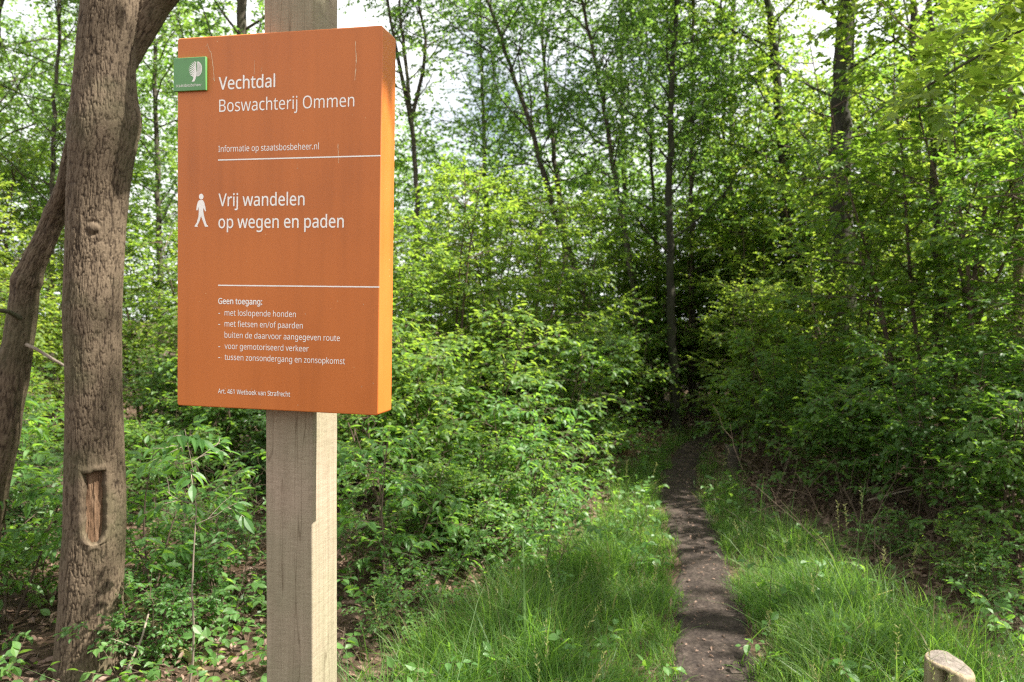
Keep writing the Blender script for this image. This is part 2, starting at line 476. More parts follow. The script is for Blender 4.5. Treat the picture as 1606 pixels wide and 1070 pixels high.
def post_wood():
    m, nt, out = newmat("weathered_timber")
    L = nt.links.new
    tc = N(nt, "ShaderNodeTexCoord")
    mp = N(nt, "ShaderNodeMapping"); mp.inputs['Scale'].default_value = (90, 90, 2.2); L(tc.outputs['Object'], mp.inputs[0])
    n1 = N(nt, "ShaderNodeTexNoise"); n1.inputs['Scale'].default_value = 1.0; n1.inputs['Detail'].default_value = 7; n1.inputs['Roughness'].default_value = 0.6
    L(mp.outputs[0], n1.inputs['Vector'])
    # saw marks across the grain
    mp2 = N(nt, "ShaderNodeMapping"); mp2.inputs['Scale'].default_value = (22, 22, 150); L(tc.outputs['Object'], mp2.inputs[0])
    n2 = N(nt, "ShaderNodeTexNoise"); n2.inputs['Scale'].default_value = 1.0; n2.inputs['Detail'].default_value = 5; n2.inputs['Roughness'].default_value = 0.7
    L(mp2.outputs[0], n2.inputs['Vector'])
    n3 = N(nt, "ShaderNodeTexNoise"); n3.inputs['Scale'].default_value = 3.0; n3.inputs['Detail'].default_value = 4
    L(tc.outputs['Object'], n3.inputs['Vector'])
    n5 = N(nt, "ShaderNodeTexNoise"); n5.inputs['Scale'].default_value = 320; n5.inputs['Detail'].default_value = 3; L(tc.outputs['Object'], n5.inputs['Vector'])
    ad = N(nt, "ShaderNodeMath", operation='MULTIPLY_ADD'); L(n2.outputs[0], ad.inputs[0]); ad.inputs[1].default_value = .55
    n1s = N(nt, "ShaderNodeMath", operation='MULTIPLY_ADD'); L(n1.outputs[0], n1s.inputs[0]); n1s.inputs[1].default_value = .55; n1s.inputs[2].default_value = .155
    L(n1s.outputs[0], ad.inputs[2])
    ad2 = N(nt, "ShaderNodeMath", operation='MULTIPLY_ADD'); L(n5.outputs[0], ad2.inputs[0]); ad2.inputs[1].default_value = .75; L(ad.outputs[0], ad2.inputs[2])
    hf = N(nt, "ShaderNodeMath", operation='MULTIPLY'); L(ad2.outputs[0], hf.inputs[0]); hf.inputs[1].default_value = 0.5
    r = ramp(nt, [(0.34, G(.120, .098, .074)), (0.5, G(.228, .190, .142)), (0.66, G(.335, .285, .222))]); L(hf.outputs[0], r.inputs[0])
    r3 = ramp(nt, [(0.4, G(.80, .86, .72)), (0.65, G(1.08, 1.0, 0.95))]); L(n3.outputs[0], r3.inputs[0])
    mc = N(nt, "ShaderNodeMixRGB", blend_type='MULTIPLY'); mc.inputs[0].default_value = 0.8
    L(r.outputs[0], mc.inputs[1]); L(r3.outputs[0], mc.inputs[2])
    p = N(nt, "ShaderNodeBsdfPrincipled"); p.inputs['Roughness'].default_value = 0.8; p.inputs['Specular IOR Level'].default_value = 0.25
    mp6 = N(nt, "ShaderNodeMapping"); mp6.inputs['Scale'].default_value = (17, 17, .9); L(tc.outputs['Object'], mp6.inputs[0])
    n6 = N(nt, "ShaderNodeTexNoise"); n6.inputs['Scale'].default_value = 1.0; n6.inputs['Detail'].default_value = 2; L(mp6.outputs[0], n6.inputs['Vector'])
    s6 = N(nt, "ShaderNodeMath", operation='SUBTRACT'); L(n6.outputs[0], s6.inputs[0]); s6.inputs[1].default_value = .56
    a6 = N(nt, "ShaderNodeMath", operation='ABSOLUTE'); L(s6.outputs[0], a6.inputs[0])
    r6 = ramp(nt, [(0.0, G(.50, .46, .42)), (0.007, G(1, 1, 1))]); L(a6.outputs[0], r6.inputs[0])
    mc6 = N(nt, "ShaderNodeMixRGB", blend_type='MULTIPLY'); mc6.inputs[0].default_value = 0.8
    L(mc.outputs[0], mc6.inputs[1]); L(r6.outputs[0], mc6.inputs[2])
    L(mc6.outputs[0], p.inputs['Base Color'])
    b = N(nt, "ShaderNodeBump"); b.inputs['Strength'].default_value = 0.55; b.inputs['Distance'].default_value = 0.003
    L(hf.outputs[0], b.inputs['Height']); L(b.outputs[0], p.inputs['Normal'])
    L(p.outputs[0], out.inputs[0])
    return m
POST_WOOD = post_wood()

def soil_mat(name, cols, scale, bump):
    m, nt, out = newmat(name)
    L = nt.links.new
    tc = N(nt, "ShaderNodeTexCoord")
    n1 = N(nt, "ShaderNodeTexNoise"); n1.inputs['Scale'].default_value = scale; n1.inputs['Detail'].default_value = 9; n1.inputs['Roughness'].default_value = 0.68
    L(tc.outputs['Object'], n1.inputs['Vector'])
    v = N(nt, "ShaderNodeTexVoronoi"); v.inputs['Scale'].default_value = scale * 4.5; L(tc.outputs['Object'], v.inputs['Vector'])
    mm = N(nt, "ShaderNodeMath", operation='MULTIPLY_ADD'); L(v.outputs['Distance'], mm.inputs[0]); mm.inputs[1].default_value = -0.25; L(n1.outputs[0], mm.inputs[2])
    r = ramp(nt, cols); L(mm.outputs[0], r.inputs[0])
    p = N(nt, "ShaderNodeBsdfPrincipled"); p.inputs['Roughness'].default_value = 0.9; p.inputs['Specular IOR Level'].default_value = 0.2
    L(r.outputs[0], p.inputs['Base Color'])
    b = N(nt, "ShaderNodeBump"); b.inputs['Strength'].default_value = bump; b.inputs['Distance'].default_value = 0.03
    L(mm.outputs[0], b.inputs['Height']); L(b.outputs[0], p.inputs['Normal'])
    L(p.outputs[0], out.inputs[0])
    return m
SOIL = soil_mat("forest_soil", [(0.2, G(.040, .026, .017)), (0.45, G(.075, .048, .031)), (0.65, G(.13, .085, .058))], 7, 0.9)
PATH_SOIL = soil_mat("trodden_soil", [(0.2, G(.018, .013, .011)), (0.42, G(.040, .030, .024)), (0.60, G(.072, .055, .045)), (0.74, G(.20, .165, .14))], 11, 0.8)

# ------------------------------------------------------------------ ground, path
PATH = np.array([[-.1, -3.0], [.35, 0.5], [.70, 2.3], [.90, 3.36], [1.22, 4.77], [1.37, 5.77], [1.55, 7.02], [1.95, 8.56], [2.53, 9.85], [3.5, 10.9], [5.2, 11.9], [8.5, 13.2]])
def path_pts(n=220):
    t = np.linspace(0, len(PATH) - 1, n)
    i = np.clip(t.astype(int), 0, len(PATH) - 2); f = (t - i)[:, None]
    p = lambda k: PATH[np.clip(i + k, 0, len(PATH) - 1)]
    return 0.5 * (2 * p(0) + (p(1) - p(-1)) * f + (2 * p(-1) - 5 * p(0) + 4 * p(1) - p(2)) * f ** 2
                  + (3 * p(0) - p(-1) - 3 * p(1) + p(2)) * f ** 3)
PP = path_pts()
def path_dist(x, y):
    x = np.asarray(x, float); y = np.asarray(y, float)
    sh = x.shape; x = x.ravel(); y = y.ravel()
    d = np.full(x.shape, 1e9)
    sg = np.zeros(x.shape)
    for a, b in zip(PP[:-1], PP[1:]):
        ab = b - a
        t = np.clip(((x - a[0]) * ab[0] + (y - a[1]) * ab[1]) / (ab @ ab), 0, 1)
        q = np.hypot(x - a[0] - t * ab[0], y - a[1] - t * ab[1])
        cr = ab[0] * (y - a[1]) - ab[1] * (x - a[0])
        m = q < d
        d = np.where(m, q, d); sg = np.where(m, np.sign(cr), sg)
    return d.reshape(sh), sg.reshape(sh)           # sign > 0: on the sign's side of the path

def ground_h(x, y):
    d, _ = path_dist(x, y)
    w = np.clip((d - 0.15) / 0.6, 0, 1)
    base = 0.10 * (fbm(x * 0.45 + 7, y * 0.45 + 3, 5, 3) - 0.5) + 0.03 * (fbm(x * 2.3, y * 2.3, 9, 3) - 0.5)
    far = np.clip((np.hypot(x, y) - 14) / 40, 0, 1)
    return base * w * (1 - far) + 0.02 * w

u = np.linspace(-1, 1, 340)
gx = 0.5 + 3.2 * np.sinh(4.4 * u)
gy = 5.5 + 3.4 * np.sinh(4.4 * u)
GX, GY = np.meshgrid(gx, gy)
GZ = ground_h(GX, GY)
idx = np.arange(GX.size).reshape(GX.shape)
GF = np.stack([idx[:-1, :-1], idx[:-1, 1:], idx[1:, 1:], idx[1:, :-1]], -1).reshape(-1, 4)
tag(link("ground", mesh("ground", np.stack([GX, GY, GZ], -1).reshape(-1, 3), GF, SOIL, smooth=True)), kind='structure')

def build_path():
    fine = path_pts(900)
    T = nrm(np.gradient(fine, axis=0)); S = np.stack([T[:, 1], -T[:, 0]], 1)
    s = np.linspace(-1, 1, 25)
    ln = np.concatenate([[0], np.cumsum(np.linalg.norm(np.diff(fine, axis=0), axis=1))])
    wl = 0.21 + 0.07 * (vnoise(ln * 1.6, ln * 0, 31) - .5) + 0.05 * (vnoise(ln * 5, ln * 0, 32) - .5)
    wr = 0.21 + 0.07 * (vnoise(ln * 1.4, ln * 0, 33) - .5) + 0.05 * (vnoise(ln * 4.6, ln * 0, 34) - .5)
    off = np.where(s[None] < 0, s[None] * wl[:, None], s[None] * wr[:, None])
    X = fine[:, 0:1] + S[:, 0:1] * off; Y = fine[:, 1:2] + S[:, 1:2] * off
    e = np.clip((np.abs(s) - 0.62) / 0.38, 0, 1)
    prof = 0.016 - 0.050 * e * e
    Z = ground_h(X, Y) + prof[None] + 0.020 * (fbm(X * 6, Y * 6, 41, 4) - 0.5)
    idx = np.arange(X.size).reshape(X.shape)
    F = np.stack([idx[:-1, :-1], idx[:-1, 1:], idx[1:, 1:], idx[1:, :-1]], -1).reshape(-1, 4)
    tag(link("path", mesh("path", np.stack([X, Y, Z], -1).reshape(-1, 3), F[:, ::-1], PATH_SOIL, smooth=True)), kind='structure')
build_path()

# ------------------------------------------------------------------ the information sign on its post
SIGN_C = np.array([-0.6089, 1.9814, 1.8798])
YAW, ROLL = 0.217, 0.0196
SIGN_W, SIGN_H, SIGN_T = 0.5747, 0.97, 0.091
cyw, syw = math.cos(YAW), math.sin(YAW)
Rz = np.array([[cyw, syw, 0], [-syw, cyw, 0], [0, 0, 1]])
cr_, sr_ = math.cos(ROLL), math.sin(ROLL)
Ry = np.array([[cr_, 0, sr_], [0, 1, 0], [-sr_, 0, cr_]])
SIGN_R = Rz @ Ry
def on_sign(px, py, off=0.0):
    """Local (x, z) on the sign's face, off metres in front of it."""
    d = ray(px, py); n = SIGN_R @ np.array([0, 1.0, 0]); p0 = SIGN_C - n * off
    o = np.array([0, 0, EYE])
    t = ((p0 - o) @ n) / (d @ n)
    q = SIGN_R.T @ (o + d * t - SIGN_C)
    return q[0], q[2]

def bevel_box(name, lo, hi, mat, bev=0.003, seg=3, vert_bev=None):
    bm = bmesh.new()
    bmesh.ops.create_cube(bm, size=1.0)
    for v in bm.verts:
        for k in range(3):
            v.co[k] = lo[k] + (v.co[k] + 0.5) * (hi[k] - lo[k])
    if vert_bev:
        ed = [e for e in bm.edges if abs(e.verts[0].co.y - e.verts[1].co.y) > abs(e.verts[0].co.z - e.verts[1].co.z) and abs(e.verts[0].co.y - e.verts[1].co.y) > abs(e.verts[0].co.x - e.verts[1].co.x)]
        bmesh.ops.bevel(bm, geom=ed, offset=vert_bev, segments=4, profile=0.5, affect='EDGES')
    ed = [e for e in bm.edges if len(e.link_faces) == 2 and e.calc_face_angle(0) > 0.6]
    bmesh.ops.bevel(bm, geom=ed, offset=bev, segments=seg, profile=0.5, affect='EDGES')
    me = bpy.data.meshes.new(name)
    bm.to_mesh(me); bm.free()
    me.materials.append(mat)
    big = max(p.area for p in me.polygons) * 0.02
    me.polygons.foreach_set("use_smooth", [p.area < big for p in me.polygons])
    return me

FONT = None
try:
    fp = os.path.join(bpy.utils.system_resource('DATAFILES', path='fonts'), "NotoSansHebrew-Regular.woff2")
    FONT = bpy.data.fonts.load(fp)
except Exception:
    FONT = None
def text_poly(body, bold=0.0, spacing=1.0):
    c = bpy.data.curves.new("lettering", 'FONT')
    c.body = body
    if FONT: c.font = FONT
    c.fill_mode = 'FRONT'
    c.resolution_u = 5
    c.space_character = spacing
    o = bpy.data.objects.new("lettering", c)
    COL.objects.link(o)
    dg = bpy.context.evaluated_depsgraph_get()
    dg.update()
    me = bpy.data.meshes.new_from_object(o.evaluated_get(dg))
    bpy.data.objects.remove(o)
    return me
def triangulated(me):
    bm = bmesh.new(); bm.from_mesh(me); bmesh.ops.triangulate(bm, faces=bm.faces[:]); bm.to_mesh(me); bm.free()
    return me
_cap = text_poly("H")
CAP = max(v.co.y for v in _cap.vertices)

sign = empty("information_sign", (SIGN_C[0], SIGN_C[1] + 0.1, 0.0), -YAW)
tag(sign, "orange nature reserve information sign with white Dutch lettering on a square timber post", "sign")
bpy.context.view_layer.update()
def sign_child(name, me, parent):
    """mesh in the sign face's own frame (x right, y into the sign, z up)"""
    o = link(name, me, parent)
    M = Matrix([[*SIGN_R[0], SIGN_C[0]], [*SIGN_R[1], SIGN_C[1]], [*SIGN_R[2], SIGN_C[2]], [0, 0, 0, 1]])
    o.matrix_parent_inverse = Matrix.Identity(4)
    pm = PM[parent.name]
    o.matrix_basis = pm.inverted() @ M
    PM[o.name] = M
    return o
PM = {sign.name: Matrix.Translation(sign.location) @ Matrix.Rotation(-YAW, 4, 'Z')}

panel = sign_child("panel", bevel_box("panel", (-SIGN_W / 2, 0, -SIGN_H / 2), (SIGN_W / 2, SIGN_T, SIGN_H / 2), PAINT_ORANGE, 0.0030, 3, 0.007), sign)

def put_text(body, x0, x1, yl, cap_px, bold=0.0, parent=None, off=0.0006, mat=PAINT_WHITE, ybase=None):
    me = text_poly(body, bold)
    co = np.empty(len(me.vertices) * 3); me.vertices.foreach_get("co", co); co = co.reshape(-1, 3)
    tr_ = np.array([list(p.vertices) for p in triangulated(me).polygons])
    if bold:                                        # heavier strokes: the outline doubled sideways and up
        sh = ((-bold, 0), (bold, 0), (0, bold * .7), (0, -bold * .7))
        co = np.concatenate([co + np.array([a, b_, 0.004 * k]) for k, (a, b_) in enumerate(sh)])
        nv = len(co) // 4
        tr_ = np.concatenate([tr_ + nv * k for k in range(4)])
    n = len(co)
    ax, az = on_sign(x0, yl, off)
    bx, _ = on_sign(x1, yl, off)
    _, cz = on_sign(x0, yl - cap_px, off)
    sx = (bx - ax) / (co[:, 0].max() - co[:, 0].min())
    sz = (cz - az) / CAP
    out = np.stack([ax + (co[:, 0] - co[:, 0].min()) * sx, -off - co[:, 2] * 0.02, az + co[:, 1] * sz], 1)
    me = mesh("lettering", out, tr_, mat)
    return sign_child("lettering", me, parent or panel)

put_text("Vechtdal", 342.9, 431.6, 140.8, 19.4, 0.012)
put_text("Boswachterij Ommen", 343.8, 555.5, 175.7, 19.2)
put_text("Informatie op staatsbosbeheer.nl", 342.5, 499.9, 238.6, 9.6)
put_text("Vrij wandelen", 342.6, 477.7, 323.5, 19.4, 0.010)
put_text("op wegen en paden", 342.5, 539.3, 357.8, 19.2, 0.010)
put_text("Geen toegang:", 342.2, 411.3, 476.6, 8.9, 0.022)
for body, x1, yl in (("met loslopende honden", 464.0, 495.0), ("met fietsen en/of paarden", 474.8, 512.2),
                     ("buiten de daarvoor aangegeven route", 533.0, 529.7), ("voor gemotoriseerd verkeer", 484.0, 547.2),
                     ("tussen zonsondergang en zonsopkomst", 541.2, 564.4)):
    put_text(body, 352.2, x1, yl, 9.0)
    if not body.startswith("buiten"):
        put_text("-", 342.4, 345.4, yl, 9.0, 0.006)
put_text("Art. 461 Wetboek van Strafrecht", 341.9, 455.1, 616.9, 7.2, 0.010)

def flat_poly(pts, off):
    """pts: photo pixels of one outline on the sign's face -> mesh of a thin decal"""
    q = [on_sign(x, y, off) for x, y in pts]
    V = [(a, -off, b) for a, b in q]
    return np.array(V), [np.arange(len(V))[None, ::-1]]

def strip(pts, wpx, off):
    q = np.array([on_sign(x, y, off) for x, y in pts])
    T = nrm(np.gradient(q, axis=0)); S = np.stack([-T[:, 1], T[:, 0]], 1)
    w = np.broadcast_to(np.asarray(wpx, float), (len(q),))[:, None] * 0.00084
    A = q + S * w; B = q - S * w
    V = np.concatenate([np.stack([A[:, 0], np.full(len(q), -off), A[:, 1]], 1), np.stack([B[:, 0], np.full(len(q), -off), B[:, 1]], 1)])
    n = len(q); i = np.arange(n - 1)
    return V, [np.stack([i, i + 1, i + 1 + n, i + n], 1)]

for a, b in (((342, 251.2), (597.0, 244.2)), ((342, 447.6), (595, 450.3))):
    V, F = strip([a, b], 1.9, 0.0006)
    sign_child("divider_line", mesh("divider_line", V, F, PAINT_WHITE), panel)
# walking figure
ang = np.linspace(0, 2 * math.pi, 24, endpoint=False)
fig = [flat_poly([(315.6 + 3.6 * math.cos(a), 308.6 + 4.6 * math.sin(a)) for a in ang], 0.0006),
       flat_poly([(312.2, 314.2), (318.2, 313.8), (320.3, 317.5), (322.2, 325.5), (323.2, 331.0), (321.6, 331.6), (319.3, 326.0), (318.8, 330.5), (319.6, 336.5),
                  (321.8, 345.0), (324.0, 352.2), (326.6, 354.4), (326.2, 355.6), (321.6, 356.0), (318.2, 347.0), (315.3, 339.0), (313.2, 346.5), (309.6, 354.0), (310.2, 356.2), (305.2, 355.6), (305.6, 353.8),
                  (308.6, 349.0), (311.2, 340.0), (311.8, 333.0), (311.4, 325.0), (309.6, 330.2), (307.8, 329.8), (308.6, 322.5), (310.2, 316.8)], 0.0006)]
V, F, _ = join(fig)
sign_child("walking_figure", mesh("walking_figure", V, F, PAINT_WHITE), panel)
# dried streaks and scratches on the paint
rs = np.random.default_rng(5)
streaks = []
def streak(pts, w):
    p = np.array(pts, float); n = 14
    t = np.linspace(0, len(p) - 1, n); i = np.minimum(t.astype(int), len(p) - 2); f = (t - i)[:, None]
    q = p[i] * (1 - f) + p[i + 1] * f + rs.normal(0, 0.25, (n, 2))
    streaks.append(strip(q, w * rs.uniform(0.3, 1.2, n), 0.0004))
streak([(323, 74), (325.5, 68), (328, 78), (332, 84)], 0.7)
streak([(331, 80), (334, 104), (336, 124)], 0.9)
streak([(335, 122), (336.5, 127)], 1.6)
streak([(399.5, 95), (398.5, 118)], 0.6); streak([(411, 106), (410, 112)], 0.6)
streak([(557, 64), (559, 95), (556.5, 126)], 1.0); streak([(558, 80), (558.5, 112)], 0.7)
streak([(530, 226), (531, 256)], 0.9)
for k in range(9):
    x = rs.uniform(350, 595); y = rs.uniform(600, 640) if k < 6 else rs.uniform(250, 560)
    streak([(x, y), (x + rs.normal(0, 0.8), y + rs.uniform(0.6, 2.0))], rs.uniform(0.5, 1.0))
for V, F in streaks:
    sign_child("stain", mesh("stain", V, F, STAIN), panel)

# green badge
def badge():
    c = [on_sign(*p, 0.006) for p in ((272.3, 91.8), (323.6, 89.0), (323.0, 141.5), (273.2, 144.2))]
    x0 = (c[0][0] + c[3][0]) / 2; x1 = (c[1][0] + c[2][0]) / 2
    z1 = (c[0][1] + c[1][1]) / 2; z0 = (c[2][1] + c[3][1]) / 2
    b = sign_child("badge", bevel_box("badge", (x0, -0.008, z0), (x1, -0.0005, z1), PAINT_GREEN, 0.0012, 2), sign)
    w = x1 - x0; h = z1 - z0
    q = lambda u, v: (x0 + (u - 100) / 682 * w, z1 - (v - 140) / 700 * h)     # badge drawing units
    def poly(pts):
        P = [q(*p) for p in pts]
        return np.array([(a, -0.0084, d) for a, d in P]), [np.arange(len(P))[None]]
    parts = []
    mid = np.array([[518, 652], [545, 600], [562, 540], [572, 470], [568, 400], [564, 330], [568, 240]], float)
    def midp(t):
        k = t * (len(mid) - 1); i = min(int(k), len(mid) - 2); f = k - i
        return mid[i] * (1 - f) + mid[i + 1] * f
    for i in range(len(mid) - 1):                     # stem and midrib
        wa = 28 - 3.2 * i; wb = 28 - 3.2 * (i + 1)
        parts.append(poly([(mid[i][0] - wa, mid[i][1]), (mid[i][0] + wa, mid[i][1]), (mid[i + 1][0] + wb, mid[i + 1][1]), (mid[i + 1][0] - wb, mid[i + 1][1])]))
    tips = [(455, 505), (440, 462), (432, 420), (430, 380), (440, 340), (458, 305), (482, 275), (510, 252), (540, 236)]
    for k, (tx, ty) in enumerate(tips):               # ribs of the left half
        m_ = midp(0.22 + 0.72 * k / 8.5)
        cx, cy_ = (tx + m_[0]) / 2 + 4, (ty + m_[1]) / 2 - 14
        for (a, b2, wa, wb) in (((tx, ty), (cx, cy_), 5, 13), ((cx, cy_), (m_[0], m_[1]), 13, 17)):
            parts.append(poly([(a[0], a[1] - wa), (a[0], a[1] + wa), (b2[0], b2[1] + wb), (b2[0], b2[1] - wb)]))
    for k in range(17):                               # fine hatching of the right half
        s = 250 + k * 18.0
        xl = 594 + 6 * math.sin(k * 0.3); e = (s - 395) / 158.0
        xr = 600 + 108 * math.sqrt(max(0.03, 1 - e * e))
        parts.append(poly([(xl, s - 5), (xl, s + 7), (xr, s + 3), (xr, s - 9)]))
    for k in range(14):                               # its rounded outer edge
        a0 = -1.45 + 2.9 * k / 14; a1 = -1.45 + 2.9 * (k + 1) / 14
        f_ = lambda a, r: (600 + r * 108 * math.cos(a), 395 + (158 * r if r < 1 else 158) * math.sin(a))
        parts.append(poly([f_(a0, 1.0), f_(a1, 1.0), f_(a1, 0.9), f_(a0, 0.9)]))
    V, F, _ = join(parts)
    V[:, 1] -= np.arange(len(V)) * 1e-7
    sign_child("leaf_emblem", mesh("leaf_emblem", V, F, PAINT_WHITE), b)
    me = text_poly("staatsbosbeheer", 0.02)
    co = np.empty(len(me.vertices) * 3); me.vertices.foreach_get("co", co); co = co.reshape(-1, 3)
    a = q(160, 754); b2 = q(702, 754); c2 = q(160, 694)
    out = np.stack([a[0] + (co[:, 0] - co[:, 0].min()) / np.ptp(co[:, 0]) * (b2[0] - a[0]), np.full(len(co), -0.0086),
                    a[1] + co[:, 1] / CAP * (c2[1] - a[1])], 1)
    me.vertices.foreach_set("co", out.astype(np.float32).ravel()); me.materials.clear(); me.materials.append(PAINT_WHITE); me.update()
    sign_child("lettering", me, b)
badge()

def build_post():
    hw = 0.0692; dp = 0.152; n = 60
    z = np.linspace(-0.25, 2.62, n)
    ring = []
    r = 0.004
    for cx, cy_, a0 in ((hw - r, r, -90), (hw - r, dp - r, 0), (-hw + r, dp - r, 90), (-hw + r, r, 180)):
        for k in range(4):
            a = math.radians(a0 + 30 * k)
            ring.append((cx + r * math.cos(a), cy_ + r * math.sin(a)))
    ring = np.array(ring); m = len(ring)
    wob = 0.0016
    V = []
    for k, zz in enumerate(z):
        o = ring.copy()
        o += wob * (np.stack([vnoise(ring[:, 0] * 9 + 5, np.full(m, zz * 6), 3), vnoise(ring[:, 1] * 9 + 5, np.full(m, zz * 6), 4)], 1) - .5)
        V.append(np.stack([o[:, 0], o[:, 1], np.full(m, zz)], 1))
    V = np.concatenate(V)
    idx = np.arange(n * m).reshape(n, m); nx = np.roll(idx, -1, 1)
    F = np.stack([idx[:-1], nx[:-1], nx[1:], idx[1:]], -1).reshape(-1, 4)
    me = mesh("post", V, [F, idx[-1][None]], POST_WOOD)
    o = link("post", me, sign)
    M = Matrix([[*Rz[0], SIGN_C[0]], [*Rz[1], SIGN_C[1]], [*Rz[2], 0], [0, 0, 0, 1]])
    lean = Matrix.Rotation(math.radians(0.55), 4, 'Y')
    M = M @ Matrix.Translation((-0.0190, 0.067, 0)) @ lean
    o.matrix_basis = PM[sign.name].inverted() @ M
build_post()

# ------------------------------------------------------------------ the oak with the wound, and the leaning dead trunk
def bark_height(u, v, seed, per):
    """Long interlacing furrows that split and merge, with short cross cracks; u has period per."""
    def furrow(nz, w): return np.clip(np.abs(nz - 0.5) / w, 0, 1)
    a = furrow(0.75 * vnoise(u, v * 0.62, seed, per) + 0.25 * vnoise(u * 2, v * 1.7, seed + 1, per * 2), 0.12)
    b = furrow(0.7 * vnoise(u + 0.37, v * 0.85 + 11, seed + 2, per) + 0.3 * vnoise(u * 2, v * 2.3, seed + 3, per * 2), 0.11)
    c = furrow(vnoise(u * 2, v * 3.2, seed + 4, per * 2), 0.10)
    f = fbm(u * 3, v * 6, seed + 5, 3, per * 3)
    return 0.66 * (a ** 0.6) * (0.5 + 0.5 * b ** 0.7) + 0.14 * c + 0.12 * b + 0.18 * f

def bark_tube(rows_z, C, R, nth, seed, ncell, zc, depth, extra=None, rough_scale=1.0):
    """C(z)->(n,3) centreline, R(z) radius. returns V, F, height attribute"""
    th = np.linspace(0, 2 * math.pi, nth, endpoint=False)
    TH, ZZ = np.meshgrid(th, rows_z)
    cu = TH / (2 * math.pi) * ncell
    wx = 0.9 * (fbm(TH / (2 * math.pi) * 12, ZZ * 7, seed + 50, 3, per=12) - .5) * 2
    wy = 0.7 * (fbm(TH / (2 * math.pi) * 20, ZZ * 9, seed + 60, 3, per=20) - .5) * 2
    h = bark_height(cu + 0.35 * wx, ZZ / zc + 0.35 * wy, seed, ncell)
    low = fbm(TH / (2 * math.pi) * 5, ZZ * 1.5, seed + 80, 3, per=5) - .5
    RR = R(ZZ) * (1 + 0.16 * low * rough_scale)
    if extra is not None:
        RR, h = extra(TH, ZZ, RR, h)
    RR = RR + depth * (h - 0.8)
    c = C(ZZ.ravel()).reshape(ZZ.shape + (3,))
    V = c.copy()
    V[..., 0] += RR * np.cos(TH); V[..., 1] += RR * np.sin(TH)
    idx = np.arange(TH.size).reshape(TH.shape); nx = np.roll(idx, -1, 1)
    F = np.stack([idx[:-1], nx[:-1], nx[1:], idx[1:]], -1).reshape(-1, 4)
    return V.reshape(-1, 3), F, np.clip(h, 0, 1.2).ravel()

OAK_Y = 3.42
def interp_rows(rows, Y):
    z = []; c = []; r = []
    for py, px, hw in rows:
        p = at(px, py, Y); z.append(p[2]); c.append((p[0], p[1])); r.append(hw / 1200.0 * Y)
    z = np.array(z); o = np.argsort(z)
    return z[o], np.array(c)[o], np.array(r)[o]
def smooth_interp(z, zk, vk):
    i = np.clip(np.searchsorted(zk, z) - 1, 0, len(zk) - 2)
    t = np.clip((z - zk[i]) / (zk[i + 1] - zk[i]), 0, 1)
    g = np.gradient(vk, zk)
    h = zk[i + 1] - zk[i]
    return ((2 * t ** 3 - 3 * t ** 2 + 1) * vk[i] + (t ** 3 - 2 * t ** 2 + t) * h * g[i]
            + (-2 * t ** 3 + 3 * t ** 2) * vk[i + 1] + (t ** 3 - t ** 2) * h * g[i + 1])

